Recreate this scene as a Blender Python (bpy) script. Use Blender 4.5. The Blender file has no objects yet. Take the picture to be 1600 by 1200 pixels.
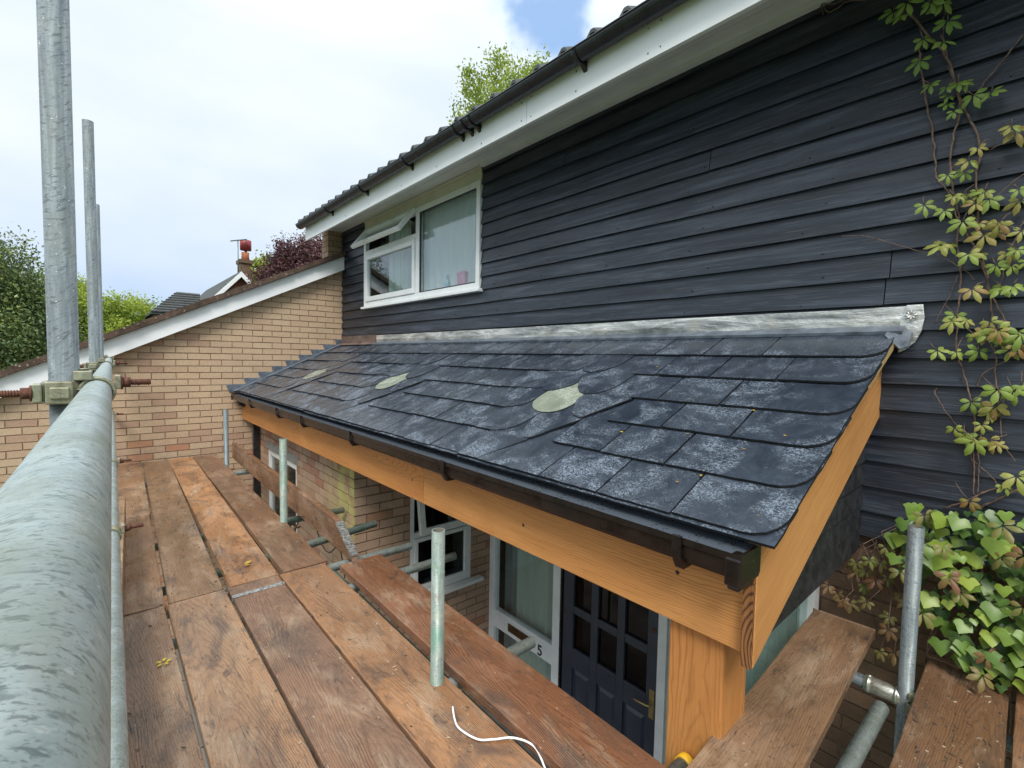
import bpy, math, random
import numpy as np
from mathutils import Vector, Matrix, noise as mnoise

# ------------------------------------------------------------------ camera, sky, sun, exposure
scene = bpy.context.scene
COL = scene.collection
CAM = (0.0, 0.0, 1.2)
cam_d = bpy.data.cameras.new('camera')
cam = bpy.data.objects.new('camera', cam_d); COL.objects.link(cam)
RX = (0.7506944555, -0.6603885313, 0.0185693869)
RD = (-0.0219235654, -0.0529941414, -0.9983541347)
RF = (0.6602856895, 0.7490518064, -0.0542604793)
cam.matrix_world = Matrix(((RX[0], -RD[0], -RF[0], CAM[0]), (RX[1], -RD[1], -RF[1], CAM[1]), (RX[2], -RD[2], -RF[2], CAM[2]), (0, 0, 0, 1)))
cam_d.sensor_width = 36.0; cam_d.lens = 735.0 / 1600.0 * 36.0
cam_d.clip_start = 0.01; cam_d.clip_end = 3000.0
scene.camera = cam

SUN_DIR = Vector((-0.44, -0.48, 0.76)).normalized()
world = bpy.data.worlds.new('World'); scene.world = world; world.use_nodes = True
wt = world.node_tree; wt.nodes.clear()
def WN(t, **k):
    n = wt.nodes.new(t)
    for a, b in k.items(): setattr(n, a, b)
    return n
w_out = WN('ShaderNodeOutputWorld')
w_sky = WN('ShaderNodeTexSky', sky_type='NISHITA', sun_disc=False)
w_sky.sun_elevation = math.asin(SUN_DIR.z); w_sky.sun_rotation = math.atan2(SUN_DIR.x, SUN_DIR.y)
w_b1 = WN('ShaderNodeBackground'); w_b1.inputs['Strength'].default_value = 0.15
w_tint = WN('ShaderNodeMix', data_type='RGBA', blend_type='MULTIPLY'); w_tint.inputs[0].default_value = 1.0; w_tint.inputs[7].default_value = (0.85, 1.12, 1.25, 1)
wt.links.new(w_sky.outputs[0], w_tint.inputs[6]); wt.links.new(w_tint.outputs[2], w_b1.inputs[0])
w_tc = WN('ShaderNodeTexCoord')
w_n1 = WN('ShaderNodeTexNoise'); w_n1.inputs['Scale'].default_value = 2.1; w_n1.inputs['Detail'].default_value = 6; w_n1.inputs['Roughness'].default_value = 0.5
w_n2 = WN('ShaderNodeTexNoise'); w_n2.inputs['Scale'].default_value = 5.0; w_n2.inputs['Detail'].default_value = 7
w_map = WN('ShaderNodeMapping'); w_map.inputs['Scale'].default_value = (1, 1, 2.2)
wt.links.new(w_tc.outputs['Generated'], w_map.inputs[0])
wt.links.new(w_map.outputs[0], w_n1.inputs['Vector']); wt.links.new(w_tc.outputs['Generated'], w_n2.inputs['Vector'])
w_r = WN('ShaderNodeValToRGB')                                   # cloud colour
w_r.color_ramp.elements[0].position = 0.20; w_r.color_ramp.elements[0].color = (0.55, 0.70, 0.93, 1)
w_r.color_ramp.elements[1].position = 0.74; w_r.color_ramp.elements[1].color = (0.88, 0.955, 1.0, 1)
w_sep = WN('ShaderNodeSeparateXYZ'); wt.links.new(w_tc.outputs['Generated'], w_sep.inputs[0])
w_g = WN('ShaderNodeMapRange'); w_g.inputs[1].default_value = 0.0; w_g.inputs[2].default_value = 0.42; w_g.inputs[3].default_value = -0.18; w_g.inputs[4].default_value = 0.20
wt.links.new(w_sep.outputs[2], w_g.inputs[0])
w_add = WN('ShaderNodeMath', operation='ADD'); wt.links.new(w_n1.outputs[0], w_add.inputs[0]); wt.links.new(w_g.outputs[0], w_add.inputs[1])
wt.links.new(w_add.outputs[0], w_r.inputs[0])
w_b2 = WN('ShaderNodeBackground'); w_zen = WN('ShaderNodeMapRange'); w_zen.inputs[1].default_value = 0.5; w_zen.inputs[2].default_value = 0.95; w_zen.inputs[3].default_value = 0.67; w_zen.inputs[4].default_value = 1.5
wt.links.new(w_sep.outputs[2], w_zen.inputs[0]); wt.links.new(w_zen.outputs[0], w_b2.inputs['Strength'])   # overcast skies brighten towards the zenith
wt.links.new(w_r.outputs[0], w_b2.inputs[0])
# one break in the cloud cover
w_dot = WN('ShaderNodeVectorMath', operation='DISTANCE'); wt.links.new(w_tc.outputs['Generated'], w_dot.inputs[0])
w_dot.inputs[1].default_value = Vector((0.598, 0.565, 0.575)).normalized()
w_m1 = WN('ShaderNodeMath', operation='MULTIPLY_ADD'); wt.links.new(w_n2.outputs[0], w_m1.inputs[0]); w_m1.inputs[1].default_value = 0.30
wt.links.new(w_dot.outputs['Value'], w_m1.inputs[2])
w_mr = WN('ShaderNodeMapRange', interpolation_type='SMOOTHSTEP'); w_mr.inputs[1].default_value = 0.205; w_mr.inputs[2].default_value = 0.25; w_mr.inputs[3].default_value = 0.24
wt.links.new(w_m1.outputs[0], w_mr.inputs[0])
w_mix = WN('ShaderNodeMixShader'); wt.links.new(w_mr.outputs[0], w_mix.inputs[0])
wt.links.new(w_b1.outputs[0], w_mix.inputs[1]); wt.links.new(w_b2.outputs[0], w_mix.inputs[2]); wt.links.new(w_mix.outputs[0], w_out.inputs[0])

sun_d = bpy.data.lights.new('sun', 'SUN'); sun_d.energy = 2.0; sun_d.angle = math.radians(22); sun_d.color = (1.0, 0.95, 0.88)
sun = bpy.data.objects.new('sun', sun_d); COL.objects.link(sun)
sun.rotation_euler = SUN_DIR.to_track_quat('Z', 'Y').to_euler()
scene.view_settings.view_transform = 'Standard'; scene.view_settings.look = 'None'
scene.view_settings.exposure = 0.66; scene.view_settings.gamma = 1.0; scene.view_settings.use_curve_mapping = False

# ------------------------------------------------------------------ materials
class NT:
    def __init__(s, name):
        s.m = bpy.data.materials.new(name); s.m.use_nodes = True
        s.t = s.m.node_tree; s.t.nodes.clear()
        s.out = s.t.nodes.new('ShaderNodeOutputMaterial')
        s.p = s.t.nodes.new('ShaderNodeBsdfPrincipled')
        s.t.links.new(s.p.outputs[0], s.out.inputs[0])
    def n(s, typ, ins=None, **k):
        nd = s.t.nodes.new(typ)
        for a, b in k.items(): setattr(nd, a, b)
        for a, b in (ins or {}).items(): s.set(nd.inputs[a], b)
        return nd
    def set(s, sock, v):
        if isinstance(v, bpy.types.NodeSocket): s.t.links.new(v, sock)
        else: sock.default_value = v
    def coord(s, scale=(1, 1, 1), which='Object', rnd=0.0):
        c = s.n('ShaderNodeTexCoord').outputs[which]
        if rnd:
            r = s.n('ShaderNodeObjectInfo').outputs['Random']
            sc = s.n('ShaderNodeVectorMath', {0: (rnd, rnd * 0.37, rnd * 0.61)}, operation='SCALE'); s.set(sc.inputs['Scale'], r)
            c = s.n('ShaderNodeVectorMath', {0: c, 1: sc.outputs[0]}, operation='ADD').outputs[0]
        if scale == (1, 1, 1): return c
        return s.n('ShaderNodeVectorMath', {0: c, 1: scale}, operation='MULTIPLY').outputs[0]
    def noise(s, vec, scale=1, detail=4, rough=0.5, dist=0.0):
        return s.n('ShaderNodeTexNoise', {'Vector': vec, 'Scale': scale, 'Detail': detail, 'Roughness': rough, 'Distortion': dist}).outputs[0]
    def math(s, op, a, b=0.0, c=0.0, clamp=False):
        nd = s.n('ShaderNodeMath', {0: a, 1: b, 2: c}, operation=op); nd.use_clamp = clamp
        return nd.outputs[0]
    def rng(s, v, a, b, c=0.0, d=1.0):
        return s.n('ShaderNodeMapRange', {0: v, 1: a, 2: b, 3: c, 4: d}).outputs[0]
    def mix(s, f, a, b, blend='MIX'):
        nd = s.n('ShaderNodeMix', data_type='RGBA', blend_type=blend)
        s.set(nd.inputs[0], f)
        for i, v in ((6, a), (7, b)):
            s.set(nd.inputs[i], v if isinstance(v, bpy.types.NodeSocket) else (*v[:3], 1))
        return nd.outputs[2]
    def ramp(s, f, stops):
        nd = s.n('ShaderNodeValToRGB', {0: f}); e = nd.color_ramp.elements
        while len(e) < len(stops): e.new(0.5)
        for el, (p, c) in zip(e, stops): el.position = p; el.color = (*c, 1)
        return nd.outputs[0]
    def bump(s, h, strength=0.3, dist=0.01, prev=None):
        nd = s.n('ShaderNodeBump', {'Strength': strength, 'Distance': dist, 'Height': h})
        if prev: s.set(nd.inputs['Normal'], prev)
        return nd.outputs[0]
    def done(s, col=None, rough=None, metal=None, nrm=None, spec=None):
        if col is not None: s.set(s.p.inputs['Base Color'], col if isinstance(col, bpy.types.NodeSocket) else (*col[:3], 1))
        if rough is not None: s.set(s.p.inputs['Roughness'], rough)
        if metal is not None: s.set(s.p.inputs['Metallic'], metal)
        if spec is not None: s.set(s.p.inputs['Specular IOR Level'], spec)
        if nrm is not None: s.set(s.p.inputs['Normal'], nrm)
        return s.m

def plain(name, col, rough=0.5, metal=0.0, var=0.12, scale=18, bump=0.0, spec=0.5):
    a = NT(name); c = a.coord(rnd=9.0)
    f = a.noise(c, scale, 5, 0.6)
    dark = tuple(x * (1 - var * 2) for x in col); lite = tuple(min(1, x * (1 + var)) for x in col)
    colr = a.ramp(f, [(0.3, dark), (0.7, lite)])
    r = a.rng(f, 0.3, 0.7, max(0.02, rough - 0.08), min(1, rough + 0.08))
    nr = a.bump(a.noise(c, scale * 6, 4), bump, 0.004) if bump else None
    return a.done(colr, r, metal, nr, spec)

def wood(name, c1, c2, freq=1200.0, grain=0.5, dirt=None, dirt_amt=0.0, wet=0.0, rough=0.6, use_tone=False, pale=None, bump=0.25, knots=True, slope=0.06, pith=0.05, sharp=2.2, warp=0.055):
    a = NT(name); c = a.coord(rnd=6.0)
    sc = lambda v, q=c: a.n('ShaderNodeVectorMath', {0: q, 1: v}, operation='MULTIPLY').outputs[0]
    co = a.n('ShaderNodeTexCoord').outputs['Object']
    rnd = a.n('ShaderNodeObjectInfo').outputs['Random']
    wv = a.n('ShaderNodeTexNoise', {'Vector': sc((1.3, 4, 4)), 'Scale': 1.0, 'Detail': 4.0, 'Roughness': 0.6}).outputs['Color']
    wv = a.n('ShaderNodeVectorMath', {0: wv, 1: (0.5, 0.5, 0.5)}, operation='SUBTRACT').outputs[0]
    wv = sc((0.0, warp, warp), wv)
    p = a.n('ShaderNodeVectorMath', {0: co, 1: wv}, operation='ADD').outputs[0]
    sp = a.n('ShaderNodeSeparateXYZ', {0: p})
    y = a.math('ADD', sp.outputs[1], a.math('MULTIPLY_ADD', rnd, 0.20, -0.10))
    z = a.math('ADD', a.math('MULTIPLY_ADD', sp.outputs[0], slope, pith), sp.outputs[2])
    rad = a.math('SQRT', a.math('ADD', a.math('MULTIPLY', y, y), a.math('MULTIPLY', z, z)))
    lar = a.noise(sc((1.6, 9, 9)), 1.0, 5, 0.62)
    ph = a.math('MULTIPLY', a.noise(sc((2, 14, 14)), 1.0, 2, 0.5), 5.0)
    ring = a.math('MULTIPLY_ADD', a.math('SINE', a.math('MULTIPLY_ADD', rad, freq, ph)), 0.5, 0.5)
    ring = a.math('POWER', ring, sharp)
    amp = a.rng(a.noise(sc((1.0, 7, 7)), 1.0, 3, 0.5), 0.35, 0.65, 0.45, 1.0)
    ring = a.math('MULTIPLY', ring, amp)
    fib = a.noise(sc((7, 260, 260)), 1.0, 3, 0.65)
    fib2 = a.noise(sc((2.5, 60, 60)), 1.0, 4, 0.65)
    t = a.math('ADD', a.math('MULTIPLY', ring, grain), a.math('MULTIPLY_ADD', fib, 0.7, -0.35))
    t = a.math('ADD', t, a.math('MULTIPLY_ADD', fib2, 0.7, -0.35))
    t = a.math('ADD', t, a.math('MULTIPLY_ADD', lar, 0.8, -0.26), clamp=True)
    col = a.mix(t, c1, c2)
    h = a.math('ADD', a.math('MULTIPLY', ring, -0.5), fib)
    if knots:
        v = a.n('ShaderNodeTexVoronoi', {'Vector': sc((1.3, 4.2, 4.2), p), 'Scale': 1.0})
        k = a.rng(v.outputs['Distance'], 0.03, 0.085, 1.0, 0.0)
        col = a.mix(a.math('MULTIPLY', k, 0.6), col, tuple(x * 0.4 for x in c2))
    if use_tone: col = a.mix(1.0, col, a.n('ShaderNodeObjectInfo').outputs['Color'], 'MULTIPLY')
    ro = rough
    if dirt_amt:
        hue = a.noise(sc((1.1, 3.0, 3)), 1.0, 3, 0.5, 0.5)
        col = a.mix(a.rng(hue, 0.36, 0.66, 0.0, 0.55), col, a.mix(1.0, col, (0.78, 0.88, 1.04), 'MULTIPLY'))
        if pale:
            d3 = a.noise(sc((2.6, 8, 8)), 1.0, 7, 0.72, 0.4)
            col = a.mix(a.rng(d3, 0.50, 0.74, 0.0, 0.75), col, pale)
        d1 = a.noise(sc((2.4, 5, 5)), 1.3, 8, 0.72, 0.8)
        col = a.mix(a.rng(d1, 0.50, 0.66, 0.0, dirt_amt), col, dirt)
        d4 = a.noise(sc((5, 12, 12)), 1.0, 6, 0.7, 1.2)
        col = a.mix(a.rng(d4, 0.60, 0.68, 0.0, 0.7), col, (0.045, 0.042, 0.042))
        d2 = a.noise(c, 90, 3, 0.6); big = a.noise(c, 3.1, 3, 0.5)
        col = a.mix(a.math('MULTIPLY', a.rng(d2, 0.63, 0.68), a.rng(big, 0.38, 0.6, 0.1, 0.75)), col, (0.022, 0.018, 0.015))
        d5 = a.noise(sc((40, 90, 60)), 1.0, 2, 0.5)
        col = a.mix(a.rng(d5, 0.70, 0.74, 0.0, 0.55), col, (0.50, 0.40, 0.28))
        s1 = a.noise(sc((9, 150, 20)), 1.0, 2, 0.5, 0.4)
        col = a.mix(a.math('MULTIPLY', a.rng(s1, 0.62, 0.70), 0.6), col, dirt)
        s2 = a.noise(sc((130, 14, 20)), 1.0, 2, 0.5, 0.6)
        col = a.mix(a.math('MULTIPLY', a.rng(s2, 0.68, 0.74), 0.45), col, dirt)
        h = a.math('ADD', h, a.math('ADD', a.math('MULTIPLY', d1, 1.2), a.math('MULTIPLY', d2, 0.4)))
    if not dirt_amt:
        k1 = a.noise(sc((1.2, 22, 22)), 1.0, 5, 0.7, 0.4); col = a.mix(a.rng(k1, 0.55, 0.75, 0.0, 0.45), col, c2)
        k2 = a.noise(sc((3.5, 3.5, 3.5)), 1.0, 4, 0.6, 0.5); col = a.mix(a.rng(k2, 0.50, 0.70, 0.0, 0.35), col, a.mix(1.0, col, (0.80, 0.74, 0.68), 'MULTIPLY'))
        k3 = a.noise(sc((14, 320, 320)), 1.0, 2, 0.5); col = a.mix(a.rng(k3, 0.68, 0.74, 0.0, 0.5), col, tuple(x * 0.5 for x in c2))
    nr = a.bump(h, bump, 0.003)
    if wet:
        wn = a.noise(sc((1.5, 3.2, 3)), 1.0, 5, 0.6, 0.4)
        wm = a.rng(wn, 0.42, 0.52, 0.0, 1.0)
        col = a.mix(a.math('MULTIPLY', wm, wet * 0.38), col, a.mix(1.0, col, (0.50, 0.44, 0.42), 'MULTIPLY'))
        ro = a.rng(wm, 0.0, 1.0, rough, max(0.10, rough - 0.46 * wet))
    else:
        ro = a.rng(fib, 0.3, 0.7, rough - 0.06, rough + 0.08)
    return a.done(col, ro, 0.0, nr, 0.42)

def brick_mat(name, ramp, algae=False, soot=0.15):
    a = NT(name); c = a.coord()
    tn = a.n('ShaderNodeAttribute', attribute_name='tone').outputs['Fac']
    col = a.ramp(tn, ramp)
    n1 = a.noise(c, 55, 5, 0.65); n2 = a.noise(c, 3.0, 5, 0.6); n3 = a.noise(c, 220, 3, 0.6)
    col = a.mix(a.rng(n1, 0.35, 0.7, 0.0, 0.32), col, a.mix(1.0, col, (0.45, 0.42, 0.40), 'MULTIPLY'))
    col = a.mix(a.rng(n3, 0.60, 0.75, 0.0, 0.5), col, a.mix(1.0, col, (0.55, 0.5, 0.47), 'MULTIPLY'))
    col = a.mix(a.rng(n2, 0.48, 0.72, 0.0, soot), col, (0.12, 0.105, 0.085))
    if algae:
        sp = a.n('ShaderNodeSeparateXYZ', {0: c})
        m = a.math('MULTIPLY', a.math('MULTIPLY', a.rng(sp.outputs[1], 4.25, 3.80), a.rng(sp.outputs[0], 1.515, 1.507)), a.rng(sp.outputs[2], -0.55, 0.0))
        an = a.noise(c, 7.5, 6, 0.7)
        m = a.math('MULTIPLY', m, a.rng(an, 0.40, 0.55))
        col = a.mix(a.math('MULTIPLY', m, 0.75), col, (0.46, 0.46, 0.15))
    return a.done(col, 0.88, 0.0, a.bump(a.math('ADD', n1, a.math('MULTIPLY', n3, 0.7)), 0.35, 0.004), 0.25)

M = {}
OAK_ARGS = dict(use_tone=True, freq=760.0, grain=0.62, rough=0.5, knots=False, bump=0.12, sharp=5.0, warp=0.09)
M['oak'] = wood('oak', (0.60, 0.300, 0.100), (0.30, 0.112, 0.028), slope=0.075, pith=0.03, **OAK_ARGS)
M['oak_post'] = wood('oak_post', use_tone=True, c1=(0.50, 0.222, 0.064), c2=(0.28, 0.10, 0.024), freq=1150.0, grain=0.5, rough=0.55, knots=True, bump=0.2, sharp=4.0, warp=0.05, slope=0.02, pith=0.045)
M['oak_end'] = wood('oak_end', (0.30, 0.13, 0.04), (0.06, 0.022, 0.008), freq=760.0, grain=0.9, rough=0.7, knots=False, bump=0.5, slope=0.4)
M['batten'] = wood('batten', (0.44, 0.32, 0.15), (0.27, 0.18, 0.075), freq=900.0, grain=0.4, rough=0.7, knots=False, bump=0.2)
M['board'] = wood('scaffold_board', (0.365, 0.228, 0.136), (0.172, 0.099, 0.058), freq=1150.0, grain=0.30, dirt=(0.085, 0.064, 0.052), dirt_amt=0.7, wet=0.95, rough=0.6, use_tone=True, pale=(0.46, 0.35, 0.24), bump=0.55)
M['hoop'] = plain('hoop_iron', (0.42, 0.42, 0.40), 0.5, 0.6, 0.35, 70, 0.4)

def galv(name, base, dark, lite, stretch=(26, 26, 9), rust=0.0, green=0.0, metal=0.35, rough=0.45, dash=(60, 190), olive=0.55):
    a = NT(name); c = a.coord(rnd=5.0)
    n1 = a.noise(a.n('ShaderNodeVectorMath', {0: c, 1: stretch}, operation='MULTIPLY').outputs[0], 1.0, 5, 0.65, 0.7)
    n2 = a.noise(c, 13, 5, 0.6)
    q = a.n('ShaderNodeSeparateXYZ', {0: c})
    zz = a.math('ADD', q.outputs[2], a.math('MULTIPLY', a.math('ADD', q.outputs[0], q.outputs[1]), 0.55))
    dv = a.n('ShaderNodeCombineXYZ', {0: a.math('MULTIPLY', q.outputs[0], dash[0]), 1: a.math('MULTIPLY', q.outputs[1], dash[0]), 2: a.math('MULTIPLY', zz, dash[1])}).outputs[0]
    n3 = a.noise(dv, 1.0, 3, 0.55, 0.25)
    col = a.ramp(n1, [(0.22, tuple(d * 0.5 + b * 0.5 for d, b in zip(dark, base))), (0.46, base), (0.74, lite)])
    col = a.mix(a.math('MULTIPLY', a.rng(n3, 0.54, 0.63, 0.0, 0.85), a.rng(a.noise(c, 24, 3), 0.35, 0.6, 0.25, 1.0)), col, dark)
    dv2 = a.n('ShaderNodeVectorMath', {0: dv, 1: (2.3, 2.3, 2.1)}, operation='MULTIPLY').outputs[0]
    col = a.mix(a.rng(a.noise(dv2, 1.0, 3, 0.6, 0.4), 0.57, 0.66, 0.0, 0.6), col, dark)
    col = a.mix(a.rng(n2, 0.46, 0.66, 0.0, olive), col, (0.30, 0.33, 0.24))
    sp_ = a.noise(c, 160, 2, 0.5); col = a.mix(a.rng(sp_, 0.70, 0.74, 0.0, 0.6), col, (0.75, 0.78, 0.74))
    n4 = a.noise(c, 9, 5, 0.65)
    if green: col = a.mix(a.rng(n4, 0.44, 0.6, 0.0, green), col, (0.10, 0.24, 0.17))
    if rust: col = a.mix(a.rng(a.noise(c, 21, 6, 0.7), 0.55, 0.68, 0.0, rust), col, (0.16, 0.065, 0.028))
    r = a.rng(n1, 0.3, 0.7, rough + 0.12, rough - 0.1)
    return a.done(col, r, metal, a.bump(a.math('ADD', n1, n3), 0.18, 0.002), 0.5)
M['rail'] = galv('galvanised_rail', (0.50, 0.575, 0.55), (0.14, 0.18, 0.175), (0.74, 0.82, 0.78), (26, 26, 40), metal=0.2, rough=0.42, dash=(185, 330))
M['tube'] = galv('galvanised_tube', (0.14, 0.168, 0.178), (0.06, 0.072, 0.08), (0.27, 0.31, 0.32), (70, 70, 5), metal=0.35, rough=0.5, olive=0.12)
M['tube_green'] = galv('painted_tube', (0.22, 0.265, 0.24), (0.09, 0.115, 0.10), (0.34, 0.39, 0.35), (55, 55, 8), rust=0.35, green=0.6, metal=0.25, rough=0.55)
M['tube_in'] = plain('tube_inside', (0.09, 0.08, 0.06), 0.8)
M['coupler'] = galv('coupler_steel', (0.30, 0.29, 0.20), (0.14, 0.13, 0.09), (0.46, 0.46, 0.32), (45, 45, 45), rust=0.4, metal=0.45, rough=0.42)
M['sleeve'] = galv('bright_sleeve', (0.58, 0.57, 0.50), (0.28, 0.27, 0.22), (0.76, 0.76, 0.70), (30, 50, 30), metal=0.8, rough=0.34)
M['rust'] = plain('rusty_bolt', (0.17, 0.07, 0.045), 0.75, 0.3, 0.3, 120, 0.5)

BUFF = [(0.0, (0.50, 0.355, 0.245)), (0.35, (0.57, 0.425, 0.285)), (0.7, (0.53, 0.38, 0.255)), (0.86, (0.45, 0.30, 0.21)), (1.0, (0.47, 0.25, 0.15))]
M['brick'] = brick_mat('buff_brick', BUFF)
M['brick_pier'] = brick_mat('buff_brick_stained', [(0.0, (0.40, 0.275, 0.195)), (0.4, (0.48, 0.335, 0.235)), (0.75, (0.44, 0.285, 0.20)), (1.0, (0.38, 0.20, 0.13))], algae=True, soot=0.3)
M['brick_red'] = brick_mat('red_brick', [(0.0, (0.22, 0.07, 0.045)), (1.0, (0.36, 0.13, 0.08))])
M['brick_brown'] = brick_mat('brown_brick', [(0.0, (0.12, 0.075, 0.05)), (1.0, (0.22, 0.14, 0.09))], soot=0.4)
M['mortar'] = plain('mortar', (0.31, 0.22, 0.15), 0.95, 0, 0.18, 60, 0.4, 0.2)
M['mortar_dark'] = plain('mortar_dark', (0.20, 0.15, 0.105), 0.95, 0, 0.18, 60, 0.4, 0.2)

def clad_mat():
    a = NT('black_stained_boards'); c = a.coord()
    tn = a.n('ShaderNodeAttribute', attribute_name='tone').outputs['Fac']
    off = a.n('ShaderNodeCombineXYZ', {0: 0.0, 1: a.math('MULTIPLY', tn, 37.0), 2: a.math('MULTIPLY', tn, 11.0)}).outputs[0]
    c = a.n('ShaderNodeVectorMath', {0: c, 1: off}, operation='ADD').outputs[0]
    s = lambda v: a.n('ShaderNodeVectorMath', {0: c, 1: v}, operation='MULTIPLY').outputs[0]
    n1 = a.noise(s((30, 1.6, 26)), 1.0, 6, 0.65, 0.5)
    n2 = a.noise(s((120, 5, 210)), 1.0, 3, 0.6, 0.3)
    n3 = a.noise(s((10, 1.1, 8)), 1.0, 5, 0.6)
    col = a.ramp(n1, [(0.32, (0.006, 0.0085, 0.0145)), (0.52, (0.016, 0.023, 0.036)), (0.74, (0.056, 0.071, 0.098))])
    col = a.mix(a.rng(n2, 0.58, 0.72, 0.0, 0.5), col, (0.12, 0.125, 0.135))
    n5 = a.noise(s((60, 3.2, 120)), 1.0, 4, 0.7, 0.4)
    col = a.mix(a.rng(n5, 0.56, 0.68, 0.0, 0.7), col, (0.010, 0.012, 0.016))
    sp = a.noise(c, 60, 2, 0.5)
    col = a.mix(a.rng(sp, 0.775, 0.80, 0.0, 0.5), col, (0.30, 0.27, 0.22))
    r = a.rng(n3, 0.35, 0.65, 0.30, 0.52)
    return a.done(col, r, 0.0, a.bump(a.math('ADD', n1, a.math('MULTIPLY', n2, 0.6)), 0.5, 0.004), 0.5)
M['clad'] = clad_mat()

def slate_mat(name, c0, c1, speck, amt):
    a = NT(name); c = a.coord(rnd=13.0)
    ri = a.noise(a.n('ShaderNodeVectorMath', {0: c, 1: (13, 8, 13)}, operation='MULTIPLY').outputs[0], 1.0, 7, 0.68, 0.6)
    tone = a.n('ShaderNodeObjectInfo').outputs['Random']
    col = a.mix(a.rng(ri, 0.3, 0.7), c0, c1)
    col = a.mix(1.0, col, a.ramp(tone, [(0.0, (0.78, 0.80, 0.84)), (1.0, (1.12, 1.10, 1.06))]), 'MULTIPLY')
    big = a.noise(c, 5.2, 5, 0.62, 0.8)
    mid = a.noise(c, 24, 4, 0.6, 0.6)
    dens = a.math('ADD', a.rng(big, 0.43, 0.64), a.math('MULTIPLY_ADD', mid, 0.9, -0.45), clamp=True)
    def worm(v, k):
        f = a.noise(a.n('ShaderNodeVectorMath', {0: c, 1: v}, operation='MULTIPLY').outputs[0], 1.0, 2, 0.5, 0.35)
        d = a.math('ABSOLUTE', a.math('SUBTRACT', f, 0.5))
        return a.math('MULTIPLY', a.math('SUBTRACT', a.math('MULTIPLY', dens, k), d), 34.0, clamp=True)
    m = a.math('MAXIMUM', worm((60, 95, 60), 0.052), a.math('MULTIPLY', worm((125, 170, 125), 0.036), 0.75))
    col = a.mix(a.math('MULTIPLY', m, amt), col, speck)
    ro = a.math('ADD', a.rng(ri, 0.3, 0.7, 0.20, 0.30), a.math('MULTIPLY', m, 0.34))
    nr = a.bump(a.math('ADD', ri, a.math('MULTIPLY', m, 0.30)), 0.32, 0.006)
    return a.done(col, ro, 0.0, nr, 0.75)
M['slate'] = slate_mat('blue_black_slate', (0.017, 0.024, 0.035), (0.046, 0.059, 0.081), (0.22, 0.27, 0.335), 0.72)
M['slate_green'] = slate_mat('pale_green_slate', (0.15, 0.175, 0.135), (0.27, 0.30, 0.24), (0.44, 0.47, 0.40), 0.8)
M['slate_edge'] = plain('slate_edge', (0.014, 0.016, 0.019), 0.7, 0, 0.4, 90, 0.5, 0.3)  # naturally dark edges, painted darker still to put shade into the joints
def lead_mat():
    a = NT('lead_sheet'); c = a.coord()
    n = a.noise(a.n('ShaderNodeVectorMath', {0: c, 1: (9, 2.3, 12)}, operation='MULTIPLY').outputs[0], 1.0, 6, 0.65, 0.8)
    n2 = a.noise(c, 7, 4, 0.6)
    col = a.ramp(n, [(0.32, (0.15, 0.165, 0.175)), (0.47, (0.40, 0.41, 0.40)), (0.60, (0.74, 0.74, 0.71))])
    col = a.mix(a.rng(n2, 0.52, 0.68, 0, 0.4), col, (0.50, 0.46, 0.36))
    return a.done(col, a.rng(n, 0.3, 0.7, 0.52, 0.34), 0.55, a.bump(a.math('ADD', n2, a.math('MULTIPLY_ADD', a.noise(c, 26, 4, 0.6, 0.6), 0.5, n)), 0.7, 0.014), 0.5)
M['lead'] = lead_mat()
M['lead_dark'] = plain('lead_grey', (0.16, 0.19, 0.23), 0.45, 0.35, 0.25, 14, 0.3)
M['lead_brown'] = plain('lead_stained', (0.17, 0.12, 0.10), 0.6, 0.1, 0.3, 10, 0.2)
M['upvc'] = plain('white_upvc', (0.78, 0.80, 0.80), 0.32, 0, 0.04, 5)
M['white_paint'] = plain('white_paint', (0.85, 0.87, 0.88), 0.45, 0, 0.05, 7, 0.05)
M['cream'] = plain('cream_paint', (0.62, 0.59, 0.45), 0.5, 0, 0.07, 6)
M['soffit'] = plain('soffit_board', (0.70, 0.73, 0.72), 0.5, 0, 0.05, 4)
M['fascia'] = plain('fascia_board', (0.87, 0.89, 0.90), 0.4, 0, 0.03, 3, 0.04)
M['gutter_black'] = plain('black_plastic', (0.018, 0.020, 0.024), 0.30, 0, 0.25, 12)
M['gutter_brown'] = plain('brown_plastic', (0.014, 0.009, 0.008), 0.30, 0, 0.3, 14, 0.05)
def wet_tray():
    a = NT('wet_eaves_tray'); c = a.coord()
    v = a.n('ShaderNodeTexVoronoi', {'Vector': c, 'Scale': 95.0}); d = a.rng(v.outputs['Distance'], 0.18, 0.34)
    n = a.noise(c, 11, 3); k = a.math('MULTIPLY', a.math('SUBTRACT', 1.0, d), a.rng(n, 0.45, 0.55))
    col = a.mix(k, (0.075, 0.09, 0.11), (0.012, 0.013, 0.016))
    return a.done(col, a.rng(k, 0, 1, 0.30, 0.08), 0.0, a.bump(k, 0.5, 0.004), 0.7)
M['tray'] = wet_tray()
M['felt'] = plain('black_felt', (0.02, 0.02, 0.022), 0.85, 0, 0.2, 30, 0.3)
M['cheek'] = plain('black_shiplap', (0.022, 0.023, 0.026), 0.55, 0, 0.35, 22, 0.5)
def tile_mat(name, c0, c1, lichen):
    a = NT(name); c = a.coord()
    n = a.noise(c, 9, 6, 0.7); n2 = a.noise(c, 28, 5, 0.7)
    col = a.mix(a.rng(n, 0.3, 0.7), c0, c1)
    col = a.mix(a.rng(n2, 0.60, 0.66, 0, lichen), col, (0.52, 0.50, 0.42))
    col = a.mix(a.rng(a.noise(c, 5, 5, 0.6), 0.5, 0.66, 0, 0.5), col, (0.055, 0.05, 0.03))
    return a.done(col, 0.92, 0, a.bump(a.math('ADD', n, n2), 0.7, 0.012), 0.2)
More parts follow.
